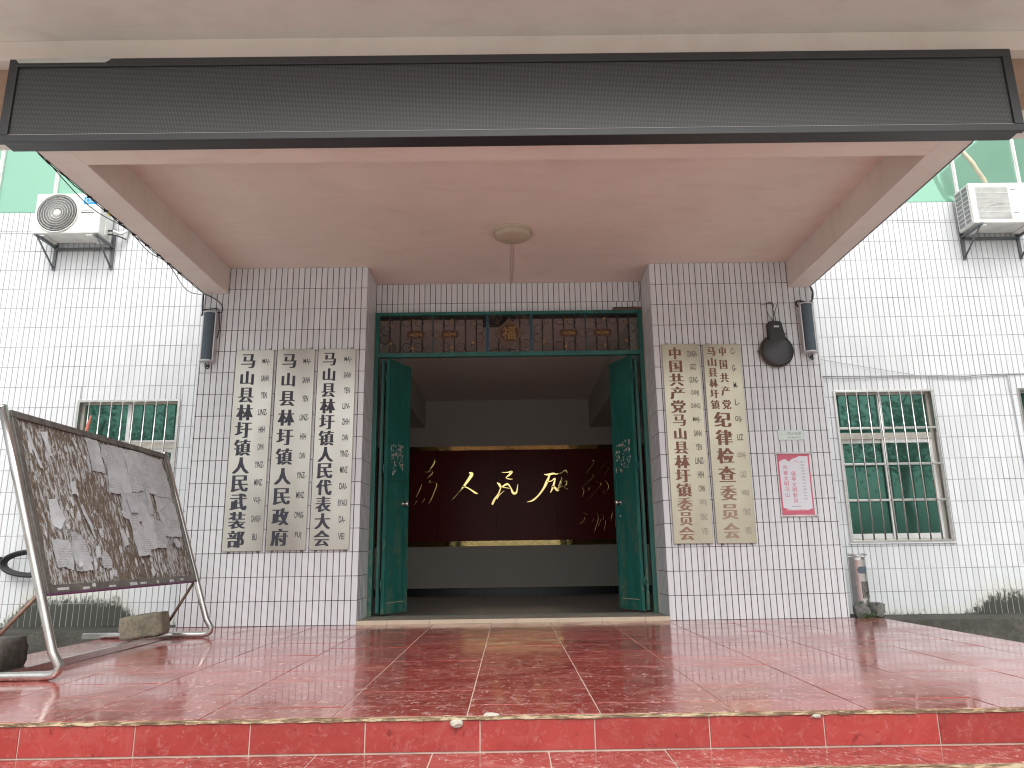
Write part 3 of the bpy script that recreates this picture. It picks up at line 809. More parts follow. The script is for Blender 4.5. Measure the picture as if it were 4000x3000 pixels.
# security camera box and junk behind the transom
b = empty('security_camera', 'black box camera mounted inside behind the transom grille', 'camera')
G().box(-.31, .02, .75, .95, 3.50, 3.592).make('camera_body', 'black', b, bevel=.01)
G().tube([(-.02, .85, 3.55), (.08, .85, 3.56), (.1, .86, 3.595)], .012, 8).make('camera_arm', 'black', b)
b = empty('cable_tray', 'grey tray lying inside behind the lower transom rail', 'tray')
G().box(-.25, .1, .8, .9, 3.09, 3.14).make('tray_body', 'greywire', b, bevel=.004)
G().tube([(-.25, .8, 3.15), (-.1, .79, 3.17), (.1, .8, 3.16)], .006, 6).make('tray_cable', 'cable', b)
G().box(-.25, .1, .81, .99, 3.075, 3.089).make('tray_shelf', 'greywire', b)
for x in (-.24, .07): G().box(x, x + .012, .80, .812, 3.14, 3.598).make('tray_hanger', 'greywire', b)

# ------------------------------------------------------------------ hall interior
BY = 5.9; HF = -.049; HC = 3.60
he = empty('entrance_hall', None, None, kind='structure')
G().box(-3.6, 3.6, YL + .05, BY + .5, HF - .1, HF).make('hall_floor', 'infloor', he)
G().box(-3.6, 3.6, YL + .246, BY + .5, HC, HC + .1).make('hall_ceiling', 'inceil', he)
G().box(-3.7, -3.6, YL + .3, BY + .5, HF, HC).make('hall_wall', 'inwall', he)
G().box(3.6, 3.7, YL + .3, BY + .5, HF, HC).make('hall_wall', 'inwall', he)
G().box(-3.6, XL2 - .01, YL + .305, YL + .42, HF, HC).make('hall_wall', 'inwall', he)
G().box(XR1 + .01, 3.6, YL + .305, YL + .42, HF, HC).make('hall_wall', 'inwall', he)
G().box(-2.05, -1.61, YL + .43, BY, 3.06, HC - .002).make('hall_beam', 'inwall', he)
G().box(1.55, 2.0, YL + .43, BY, 3.04, HC - .002).make('hall_beam', 'inwall', he)
G().box(-3.6, 3.6, BY + .10, BY + .3, HF, HC).make('hall_back_wall', 'inwall', he)
sw = empty('slogan_wall', 'maroon panel wall with flowing gold calligraphy at the back of the hall', 'sign')
G().box(-3.0, 3.0, BY, BY + .095, 2.70, HC - .004).make('upper_band', 'inwall', sw)
for (a, b_) in ((-3.0, -1.36), (-1.36, -.254), (-.254, .881), (.881, 2.0), (2.0, 3.0)):
    G().box(a + .002, b_ - .002, BY + .02, BY + .095, .93, 2.62).make('maroon_panel', 'maroon', sw)
G().box(-3.0, 3.0, BY - .002, BY + .09, 2.622, 2.698).make('gold_trim', 'gold', sw)
G().box(-3.0, 3.0, BY - .002, BY + .09, .834, .926).make('gold_trim', 'gold', sw)
G().box(-3.0, 3.0, BY - .03, BY + .095, .09, .83).make('lower_band', 'inwall', sw)
for a in (-3.0, -1.8, -.6, .6, 1.8): G().box(a + .003, a + 1.197, BY + .04, BY + .095, HF, .088).make('black_backing', 'near_black', sw)  # near-black pieces set back below the lower band
# calligraphy: brush strokes as chamfered ridges; (px,py,width) read off as plan coordinates of the lettering
def cal(x, y): return (-.245 + (x - 915) * .002092, 1.312 - (y - 660) * .00209)
def stroke(pts, h=.028, name='gold_character', wscale=1.0, rnd=False):
    P = [(*cal(x, y), w_ * .00209 * wscale) for x, y, w_ in pts]
    Q = []
    for i in range(len(P) - 1):
        a = P[max(i-1, 0)]; b = P[i]; c = P[i+1]; d = P[min(i+2, len(P)-1)]
        for k in range(5):
            t = k / 5; Q.append(tuple(.5*((2*b[j])+(c[j]-a[j])*t+(2*a[j]-5*b[j]+4*c[j]-d[j])*t*t+(3*b[j]-a[j]-3*c[j]+d[j])*t**3) for j in range(3)))
    Q.append(P[-1]); vs = []; N = len(Q)
    for i, (x, z, w_) in enumerate(Q):
        a = Q[max(i-1, 0)]; b = Q[min(i+1, N-1)]; tx_, tz_ = b[0]-a[0], b[1]-a[1]; l = math.hypot(tx_, tz_) or 1; nx, nz = -tz_/l, tx_/l
        w_ = max(w_, .003); yb = BY + .019
        prof = ((-.5, yb), (-.5, yb - .004), (-.42, yb - h * .55), (-.25, yb - h * .85), (0, yb - h), (.25, yb - h * .85), (.42, yb - h * .55), (.5, yb - .004), (.5, yb)) if rnd else ((-.5, yb), (-.5, yb - h * .6), (-.32, yb - h), (.32, yb - h), (.5, yb - h * .6), (.5, yb))
        K = len(prof)
        for (s, y) in prof:
            vs.append((x + nx * w_ * s, y, z + nz * w_ * s))
    fs = []
    for i in range(N - 1):
        for k in range(K - 1): fs.append((i*K+k, i*K+k+1, (i+1)*K+k+1, (i+1)*K+k))
    fs += [tuple(range(K)), tuple((N-1)*K+k for k in range(K))[::-1]]
    return vs, fs
def character(strokes, name='gold_character', label=None, rnd=False):
    g = G()
    for s in strokes:
        vs, fs = stroke(s, rnd=rnd); g.add(vs, fs, rnd)
    g.make(name, 'gold', sw, label=label)
character([  # wei
    [(345, 100, 10), (350, 130, 34), (325, 180, 26), (300, 215, 6)],
    [(262, 215, 16), (275, 228, 22), (318, 212, 20), (332, 235, 22), (300, 268, 18), (278, 286, 5)],
    [(318, 300, 14), (300, 325, 20), (345, 318, 16), (372, 340, 24), (352, 400, 22), (325, 470, 18), (295, 520, 4)],
    [(240, 330, 10), (222, 380, 18), (198, 430, 14), (188, 455, 4)],
    [(266, 460, 8), (258, 482, 12), (236, 504, 4)], [(196, 486, 10), (182, 505, 8), (170, 524, 3)], [(118, 535, 8), (106, 550, 7), (94, 566, 3)]], rnd=True)
character([[(664, 238, 10), (690, 250, 44), (668, 290, 40), (628, 345, 30), (590, 392, 18), (545, 445, 12), (498, 488, 2)],
           [(606, 360, 14), (648, 372, 16), (690, 398, 20), (722, 420, 26), (744, 428, 8)]])
character([[(962, 238, 4), (1010, 240, 12), (1052, 234, 26), (1030, 262, 24), (1000, 288, 10), (1030, 300, 12), (1062, 300, 3)],
           [(918, 330, 8), (940, 350, 34), (955, 372, 22), (1010, 345, 26), (1040, 378, 16), (1062, 425, 34), (1092, 420, 24), (1106, 345, 3)],
           [(950, 380, 16), (930, 430, 18), (895, 480, 28), (876, 518, 28), (870, 528, 10)], [(982, 406, 3), (940, 440, 10), (915, 478, 12)], [(955, 372, 10), (1000, 378, 8), (1030, 384, 8)]])
character([[(1345, 262, 6), (1380, 265, 26), (1430, 256, 24), (1452, 262, 12)], [(1395, 270, 18), (1368, 330, 36), (1335, 392, 26), (1285, 455, 22), (1235, 495, 22), (1184, 508, 3)],
           [(1368, 330, 14), (1410, 322, 12), (1442, 300, 18), (1428, 360, 26), (1412, 400, 20), (1398, 428, 6)], [(1410, 372, 12), (1435, 380, 26), (1462, 405, 34), (1480, 380, 24), (1508, 368, 10)],
           [(1452, 262, 14), (1500, 250, 12), (1540, 228, 16), (1558, 256, 5)], [(1502, 290, 10), (1496, 330, 30), (1478, 372, 24)], [(1525, 330, 5), (1548, 326, 14), (1542, 358, 12), (1520, 378, 8), (1556, 398, 4)]])
character([[(1778, 134, 6), (1802, 146, 16), (1785, 185, 14), (1742, 240, 10), (1716, 270, 3)], [(1778, 180, 10), (1792, 192, 6)],
           [(1785, 262, 5), (1790, 290, 14), (1740, 335, 10), (1686, 385, 9), (1702, 410, 12), (1685, 472, 3)], [(1748, 378, 4), (1748, 400, 9), (1738, 416, 3)],
           [(1960, 130, 5), (1915, 165, 11), (1870, 205, 8), (1832, 254, 3)], [(1905, 202, 8), (1935, 216, 10), (1885, 275, 5)], [(1812, 338, 5), (1860, 352, 14), (1800, 430, 10), (1732, 496, 3)],
           [(1892, 318, 5), (1925, 370, 14), (1912, 410, 8), (1895, 416, 3)], [(1875, 415, 8), (1896, 448, 3)], [(1942, 262, 7), (1950, 266, 4)]], rnd=True)
character([[(1690, 612, 4), (1726, 630, 8)], [(1700, 648, 8), (1690, 680, 8), (1656, 706, 9), (1690, 692, 5), (1718, 704, 4)], [(1782, 662, 6), (1762, 698, 3)],
           [(1810, 606, 4), (1822, 650, 9), (1806, 710, 7), (1780, 782, 3)], [(1840, 630, 6), (1868, 636, 8), (1866, 678, 5)], [(1850, 660, 5), (1812, 740, 3)], [(1886, 680, 6), (1880, 720, 6), (1868, 770, 3)],
           [(1952, 600, 4), (1940, 650, 7), (1932, 694, 3)], [(1900, 664, 5), (1946, 654, 4)], [(1974, 674, 5), (1974, 710, 6), (1966, 746, 3)]], name='gold_signature', rnd=True)

# ------------------------------------------------------------------ signboards
def put_song(g, ch, cx, cz, w, h, y, wt=.125, thin=-.004):
    """thin horizontals, fat uprights: a slimmed outline repeated sideways"""
    vs, fs, (x0, x1, y0, y1) = glyph(ch, thin)
    sx = w / (x1 - x0); sz = h / (y1 - y0); n = 5
    for k in range(n):
        d = (k / (n - 1) - .5) * wt * w
        g.add([(cx + (vx - (x0+x1)/2) * sx * (1 - wt) + d, y - k * .00012, cz + (vy - (y0+y1)/2) * sz) for vx, vy in vs], fs)
def letter(parent, name, mat, ch, cx, cz, w, h, y, **kw):
    g = G(); (put_song if not name.startswith('romanised') else put_text)(g, ch, cx, cz, w, h, y, **kw); g.make(name, mat, parent)
def signboard(x0, x1, z0, z1, cn, rom, big, col, label, colmat='ink', special=None):
    e = empty('signboard', label, 'sign', 'vertical steel name plaques')
    pl = G().box(x0, x1, -.030, -.006, z0, z1).make('steel_plate', 'plaque' if colmat == 'ink' else 'plaque_warm', e, bevel=.0025)
    W = x1 - x0; H = z1 - z0; y = -.0312
    if special is None:
        n = len(cn); top = z1 - .03; bot = z0 + .03; step = (top - bot) / n
        s = min(step * .96, .185)
        for i, ch in enumerate(cn):
            cw, chh = CHW.get(ch, (1, .96)); cz = top - step * (i + .5)
            letter(pl, 'character', colmat if not (colmat == 'brownink' and i > 10) else 'fading', ch, x0 + col * W, cz, max(s, .168) * cw, s * chh, y)
    else: special(pl, x0, x1, z0, z1, y)
    n = len(rom); top = z1 - .04; bot = z0 + .05
    zsr = [top - (top - bot) * (i + .5) / n for i in range(n)] if special is None else special.zs
    for i, t in enumerate(rom):
        wd = .017 * len(t) + .014
        mt = 'smallfade' if (special and i >= 6) or (colmat == 'brownink' and i > 10) else ('smallink' if colmat != 'ink' else 'ink')
        letter(pl, 'romanised_word', mt, t, x0 + W * .80, zsr[i], min(wd, W * .32), .068, y, bold=.016)
    for xx_ in (x0 + W * .15, x1 - W * .12):
        G().tube(arc(xx_, z1 + .010, -.02, .009, 0, 340, 9)[:-1], .0025, 5, closed=True).make('hanging_loop', 'rust', e)
        G().box(xx_ - .012, xx_ + .012, -.012, .001, z0 - .016, z0 - .001).make('support_clip', 'rust', e)
common = '马山县林圩镇'
signboard(-3.042, -2.621, .759, 2.960, common + '人民武装部', ['MAJ-', 'SANH', 'YEN', 'LINZ-', 'HIH', 'CWN', 'YINZ-', 'MINZ', 'VUJ-', 'CANGH', 'BU'], .185, .33,
          'steel name plaque ending 武装部, nearest the left edge of the left pillar')
signboard(-2.583, -2.163, .762, 2.964, common + '人民政府', ['MAJ-', 'SANH', 'YEN', 'LINZ-', 'HIH', 'CWN', 'YINZ-', 'MINZ', 'CWNG-', 'FUJ'], .19, .33,
          'steel name plaque ending 政府, middle one of three on the left pillar')
signboard(-2.125, -1.706, .763, 2.963, common + '人民代表大会', ['MAJ-', 'SANH', 'YEN', 'LIN-', 'ZHIH', 'CWN', 'YINZ-', 'MINZ', 'DAI-', 'BYAUI', 'DA-', 'VEI'], .185, .31,
          'steel name plaque ending 代表大会, on the left pillar closest to the doorway')
signboard(1.730, 2.147, .774, 2.966, '中国共产党' + common + '委员会', ['CUNGH-', 'GOZ', 'GUNG-', 'CANJ', 'DANGJ', 'MAJ-', 'SANH', 'YEN', 'LINZ-', 'HIH', 'CWN', 'VEIJ', 'YENZ', 'VEI'], .16, .34,
          'steel plaque with one column of brown characters, beside the right door edge', colmat='brownink')
def sp5(e, x0, x1, z0, z1, y):
    W = x1 - x0
    for i, ch in enumerate(common): letter(e, 'small_character', 'brownink', ch, x0 + .22 * W, 2.875 - i * .1215, .098, .1, y)
    for i, ch in enumerate('中国共产党'): letter(e, 'small_character', 'brownink', ch, x0 + .52 * W, 2.875 - i * .152, .098 * CHW.get(ch, (1, 1))[0], .105, y)
    for i, ch in enumerate('纪律检查委员会'): letter(e, 'character', 'brownink' if i < 4 else ('fading' if i == 4 else 'faded'), ch, x0 + .38 * W, 2.10 - i * .2, .19 if i < 4 else .178, .168 if i < 4 else .158, y)
sp5.zs = [2.875, 2.68, 2.485, 2.29, 2.10, 1.90, 1.70, 1.495, 1.292, 1.095, .90]
signboard(2.188, 2.608, .771, 2.958, '', ['C-', 'G-', 'M-', 'L-', 'GIJ-', 'LIZ', 'GENJ-', 'CAZ', 'VEIJ', 'YENZ', 'VEI'], 0, 0,
          'steel plaque with two small columns over large fading characters, on the right pillar', colmat='brownink', special=sp5)
# no smoking plate
e = empty('no_smoking_sign', 'small pale green metal no smoking plate above the red poster', 'sign')
G().box(2.949, 3.228, -.010, .0, 1.866, 1.973).make('sign_plate', 'signgreen', e, bevel=.002)
g = G(); g.tube(arc(3.005, 1.922, -.0115, .028, 0, 350, 24)[:-1], .0025, 5, closed=True); g.box(2.985, 3.025, -.0125, -.0105, 1.918, 1.924)
g.tube([(2.987, -.0115, 1.94), (3.023, -.0115, 1.904)], .0022, 5); g.make('no_smoking_symbol', 'whitelabel', e)
g = G(); put_text(g, '禁止吸烟', 3.125, 1.938, .15, .034, -.0105, .0); g.make('chinese_lettering', 'grey', e)
g = G(); put_text(g, 'NO SMOKING', 3.125, 1.893, .15, .017, -.0105, .004); g.make('latin_lettering', 'grey', e)
# poster scroll
e = empty('poster', 'red bordered hanging paper poster with two columns of pink characters', 'poster')
px0, px1, pz0, pz1 = 2.915, 3.262, 1.052, 1.718
G().box(px0, px1, -.0045, -.001, pz0, pz1).make('red_border', 'pink', e)
G().box(px0 + .016, px1 - .016, -.0052, -.0046, pz0 + .042, pz1 - .032).make('white_field', 'poster', e)
g = G()
g.prism([(px0+.016, pz1-.032), (px0+.016, pz1-.09), (px0+.05, pz1-.068), (px0+.09, pz1-.06), (px0+.12, pz1-.09), (px0+.16, pz1-.06), (px0+.21, pz1-.045), (px0+.23, pz1-.034), (px0+.23, pz1-.032)], -.0058, -.0053)
g.prism([(px0+.016, pz0+.042), (px0+.016, pz0+.085), (px0+.06, pz0+.07), (px0+.11, pz0+.05), (px0+.16, pz0+.058), (px0+.22, pz0+.062), (px0+.27, pz0+.052), (px1-.016, pz0+.076), (px1-.016, pz0+.042)], -.0058, -.0053)
g.make('red_ribbon_print', 'pink', e)
G().prism([(px0+.05, pz0+.066), (px0+.14, pz0+.057), (px0+.2, pz0+.064), (px0+.3, pz0+.057), (px0+.3, pz0+.052), (px0+.05, pz0+.052)], -.0063, -.0059).make('pink_ribbon_print', 'pinksoft', e)
for i, ch in enumerate('共建文明马山'): g = G(); put_text(g, ch, px0 + .075, 1.566 - i * .0585, .048, .048, -.0056, .006); g.make('pink_character', 'pink', e)
for i, ch in enumerate('倡导文明新风'): g = G(); put_text(g, ch, px0 + .158, 1.500 - i * .0585, .048, .048, -.0056, .006); g.make('pink_character', 'pink', e)
g = G()
put_text(g, '价值观', px0 + .262, 1.625, .045, .016, -.0056, .004)
for i, t in enumerate(['富强', '民主', '文明', '和谐', '自由', '平等', '公正', '法治', '爱国', '敬业', '诚信', '友善']): put_text(g, t, px0 + .267, 1.592 - i * .033, .034, .016, -.0056, .004)
g.box(px0 + .11, px0 + .205, -.0056, -.0054, 1.146, 1.151); g.make('small_grey_lettering', 'grey', e)
g = G(); g.tube(arc(px0 + .195, 1.635, -.0058, .009, 0, 340, 12)[:-1], .002, 5, closed=True); g.tube(arc(px0 + .218, 1.620, -.0058, .008, 0, 340, 12)[:-1], .002, 5, closed=True); g.make('round_emblem', 'pinksoft', e)
for z in (pz1 + .002, pz0 - .004):
    G().tube([(px0 - .016, -.012, z), (px1 + .016, -.012, z)], .011, 10).make('scroll_rod', 'clear', e)
    for xx_ in (px0 - .018, px1 + .018): G().tube([(xx_ - .006, -.012, z), (xx_ + .006, -.012, z)], .016, 12).make('rod_knob', 'clear', e)

# ------------------------------------------------------------------ column speakers, bell
def speaker(cx, z0, z1, label, s_):
    e = empty('column_speaker', label, 'speaker', 'grey column loudspeakers at the porch corners')
    g = G(); n = 14; wd = .074; dp = .11; yb = -.015
    prof = [(cx - wd, yb), (cx - wd, yb - .05)] + [(cx - wd * math.cos(math.pi * i / n), yb - .05 - (dp - .05) * math.sin(math.pi * i / n)) for i in range(1, n)] + [(cx + wd, yb - .05), (cx + wd, yb)]
    N = len(prof)
    for (a, b_) in ((z0, z0 + .016), (z1 - .012, z1)):
        g.add([(x * 1.0 + (x - cx) * .04, y, a) for x, y in prof] + [(x + (x - cx) * .04, y, b_) for x, y in prof], [tuple(range(N)), tuple(range(2*N-1, N-1, -1))] + [(i, N+i, N+(i+1) % N, (i+1) % N) for i in range(N)])
    g.box(cx - wd, cx + wd, yb - .045, yb, z0 + .016, z1 - .012)
    g.box(cx - wd, cx - wd + .012, yb - .062, yb - .045, z0 + .016, z1 - .012); g.box(cx + wd - .012, cx + wd, yb - .062, yb - .045, z0 + .016, z1 - .012)
    g.make('speaker_case', 'silver', e)
    w2 = wd - .013; pr = [(cx - w2 * math.cos(math.pi * i / n), yb - .047 - (dp - .06) * math.sin(math.pi * i / n)) for i in range(n + 1)]; N = len(pr)
    G().add([(x, y, z0 + .017) for x, y in pr] + [(x, y, z1 - .013) for x, y in pr], [(i, i+1, N+i+1, N+i) for i in range(N-1)], True).make('speaker_grille', 'grille', e)
    G().box(cx - .03, cx + .03, yb + .0005, -.0005, z0 + .1, z1 - .1).make('mounting_plate', 'rust', e)
    g = G(); g.tube(smoothpath([(cx + .01, -.04, z0 - .001), (cx + .03, -.05, z0 - .03), (cx - .01, -.04, z0 - .06), (cx + .03, -.05, z0 - .07), (cx + .02, -.03, z0 - .02)]), .004, 5)
    g.tube(smoothpath([(cx - .01, -.04, z0 - .001), (cx - .025, -.05, z0 - .04), (cx + .01, -.05, z0 - .08), (cx + .015, -.03, z0 - .05)]), .003, 5)
    g.box(cx - .005, cx + .02, -.05, -.03, z0 - .055, z0 - .025)
    g.make('dangling_wire_knot', 'cable', e)
speaker(-3.358, 2.822, 3.402, 'grey column loudspeaker high on the left pillar under the canopy beam', -1)
speaker(3.385, 2.838, 3.418, 'grey column loudspeaker beside the round bell on the right pillar', 1)
e = empty('speaker_cable', 'black cables looping over the loudspeaker on the left pillar', 'cable')
G().tube(smoothpath([(-3.462, -.05, 3.63), (-3.35, -.05, 3.58), (-3.25, -.05, 3.5), (-3.23, -.05, 3.42), (-3.27, -.05, 3.40), (-3.34, -.05, 3.42), (-3.44, -.05, 3.42), (-3.462, -.05, 3.36)]), .006, 6).make('thick_cable', 'cable', e)
G().tube(smoothpath([(-3.45, -.04, 3.44), (-3.36, -.05, 3.445), (-3.28, -.05, 3.44), (-3.262, -.05, 3.35), (-3.25, -.05, 3.2), (-3.27, -.04, 3.1)]), .006, 6).make('thick_cable', 'cable', e)
G().tube(smoothpath([(-3.47, -.03, 3.64), (-3.466, -.03, 3.5), (-3.46, -.03, 3.4), (-3.45, -.03, 3.38)]), .009, 6).make('down_cable', 'cable', e)
e = empty('speaker_cable', 'black cable curling from the beam end to the loudspeaker on the right pillar', 'cable')
G().tube(smoothpath([(3.47, -.05, 3.62), (3.49, -.05, 3.56), (3.475, -.05, 3.47), (3.43, -.05, 3.435), (3.37, -.05, 3.445), (3.32, -.05, 3.455), (3.29, -.04, 3.44), (3.30, -.04, 3.40), (3.33, -.04, 3.385)]), .010, 7).make('thick_cable', 'cable', e)
e = empty('alarm_bell', 'large round dark electric bell hanging by wires from the right pillar', 'bell')
bc = (3.012, -.02, 2.868)
G().lathe([(0, .088), (.08, .084), (.13, .074), (.16, .060), (.176, .042), (.182, .028), (.182, .02), (.172, .018), (.16, .03)], bc, 'Y', 44).make('bell_gong', 'bell', e)
G().lathe([(.1825, .046), (.1905, .028), (.1905, .016), (.183, .014)], bc, 'Y', 44).make('bell_rim', 'bellrim', e)
G().prism([(2.928, 3.015), (2.93, 3.19), (2.945, 3.203), (3.06, 3.203), (3.078, 3.19), (3.105, 3.03), (3.105, 2.98), (2.928, 2.98)], -.10, -.012).make('bell_box', 'black', e, bevel=.006)
G().box(2.985, 3.045, -.1035, -.1005, 3.128, 3.148).make('bell_label', 'silver', e, bevel=.003)
G().tube([(3.012, -.012, 2.868), (3.012, -.001, 2.868)], .03, 10).make('bell_mount', 'black', e)
G().prism([(2.80, 2.875), (2.85, 2.90), (2.85, 2.83)], -.03, -.015).make('bell_hammer', 'bellrim', e)
g = G()
g.tube(smoothpath([(3.0, -.06, 3.2), (2.995, -.04, 3.24), (2.965, -.03, 3.30), (2.955, -.02, 3.42), (2.99, -.015, 3.452), (3.01, -.02, 3.44)]), .0035, 5)
g.tube(smoothpath([(3.0, -.06, 3.2), (3.01, -.04, 3.26), (3.045, -.03, 3.34), (3.08, -.02, 3.43)]), .0035, 5)
g.tube(smoothpath([(3.03, -.06, 3.2), (3.035, -.04, 3.30), (3.02, -.03, 3.36), (3.04, -.02, 3.42), (3.0, -.015, 3.455)]), .004, 5)
g.tube(smoothpath([(2.90, -.015, 3.42), (2.96, -.015, 3.435), (3.03, -.02, 3.43)]), .003, 5)
for i in range(3): g.tube(smoothpath([(3.085, -.06, 3.09), (3.12 + .01 * i, -.05, 3.06), (3.115 + .012 * i, -.04, 3.02), (3.14, -.03, 2.99)]), .0025, 5)
g.make('twisted_wires', 'cable', e)

# ------------------------------------------------------------------ cables on canopy edges and walls
e = empty('edge_cable', 'thin black cable clipped along the left lower edge of the canopy', 'cable')
pts = []; n = 26
for i in range(n + 1):
    y = -3.0 + 2.95 * i / n; sag = .02 * abs(math.sin(i * 1.1)); pts.append((BX0 - .016, y, 3.645 - sag * .6))
G().tube(pts, .005, 5).make('cable_run', 'cable', e)
G().tube(smoothpath([(BX0 - .02, -2.9, 3.65), (BX0 - .02, -2.3, 3.57), (BX0 - .02, -1.7, 3.64), (BX0 - .02, -1.3, 3.60), (BX0 - .02, -.9, 3.64), (BX0 - .02, -.45, 3.53), (BX0 - .01, -.1, 3.60)]), .004, 5).make('slack_cable', 'cable', e)
for y in (-2.34, -2.09, -1.85, -1.61, -1.37, -1.13, -.91, -.66):
    G().box(BX0 - .024, BX0 + .012, y - .006, y + .006, BZ - .012, BZ + .02).make('cable_clip', 'cable', e)
e = empty('edge_conduit', 'grey conduit run along the right lower edge of the canopy', 'cable')
G().tube([(BX1 + .014, -3.0, BZ + .01), (BX1 + .014, -.06, BZ + .012)], .009, 6).make('conduit_run', 'greywire', e)
e = empty('wall_cable', 'thin grey cables strung across the right wall above the barred window', 'cable')
G().tube(smoothpath([(3.52, YW - .015, 2.70), (4.09, YW - .015, 2.69), (4.81, YW - .015, 2.69), (5.4, YW - .018, 2.672), (5.93, YW - .015, 2.695), (8.5, YW - .015, 2.69)]), .0055, 6).make('main_cable', 'greywire', e)
G().tube(smoothpath([(3.52, YW - .02, 2.685), (4.0, YW - .02, 2.665), (4.81, YW - .02, 2.68), (5.4, YW - .02, 2.655), (5.93, YW - .02, 2.69)]), .004, 5).make('thin_cable', 'greywire', e)
G().tube(smoothpath([(3.52, YW - .02, 2.94), (4.1, YW - .02, 2.83), (4.45, YW - .02, 2.765), (4.81, YW - .02, 2.70)]), .003, 5).make('thin_cable', 'greywire', e)
G().tube([(5.93, YW - .016, 2.69), (5.945, YW - .016, 2.0), (5.95, YW - .016, -.0)], .005, 5).make('drop_cable', 'greywire', e)
e = empty('coiled_hose', 'black coiled cable hanging on the left wall behind the notice board post', 'cable')
g = G()
for k in range(3):
    pts = [(-5.28 + (.32 + .015 * k) * math.cos(R(a)), .42 - .02 * k, .665 + (.115 + .012 * k) * math.sin(R(a))) for a in range(0, 360, 15)]
    g.tube(pts, .016, 7, closed=True)
g.make('hose_coil', 'cable', e)
G().box(-5.78, -5.70, .45, YW - .001, .66, .74).make('wall_box', 'black', label='small black box fixed on the left wall beside the coiled cable', cat='box')

# ------------------------------------------------------------------ upper green glazing
def glazing(x0, x1, mull, lab):
    e = empty('green_glazing', lab, 'window', 'upper green window bands')
    zb, zt_ = 4.942, 7.2
    xs_ = [x0] + sorted(mull) + [x1]
    for i, (a, b_) in enumerate(zip(xs_[:-1], xs_[1:])):
        G().box(a + .02, b_ - .02, YW + .035, YW + .041, zb + .012, zt_ - .02).make('glass_pane', 'green_hi', e)
    for m_ in mull:
        G().box(m_ - .024, m_ + .024, YW + .012, YW + .06, zb, zt_).make('mullion', 'pvc', e, bevel=.003)
        G().box(m_ - .012, m_ + .012, YW + .002, YW + .0115, zb, zt_).make('mullion_rib', 'pvc', e)
    G().box(x0, x1, YW + .02, YW + .05, zb - .001, zb + .011).make('bottom_rail', 'door', e)
    G().box(x0, x1, YW + .012, YW + .06, zt_ + .001, zt_ + .06).make('top_rail', 'pvc', e)
    G().box(x0, x1, YW + .40, YW + .42, zb, zt_).make('inner_blind', 'curtain', e)
glazing(-8.6, BX0 - .01, [-7.9, -7.16, -6.43, -5.70, -4.93, -4.2], 'bright green glass band over the left wall behind the fan unit')
glazing(BX1 + .01, 8.6, [4.24, 4.98, 5.722, 6.535, 7.3, 8.0], 'bright green glass band over the right wall behind the square-grille unit')
# upper wall over the glazing so that nothing shows through behind
e = empty('upper_facade', 'white tiled facade above the green glass bands', 'wall')
G().box(-8.6, 8.6, YW + .005, YW + .3, 7.262, 8.6).make('upper_wall', 'white', e)
G().box(-8.6, 8.6, YW + .43, YW + .6, 4.94, 7.26).make('inner_wall', 'inwall', e)

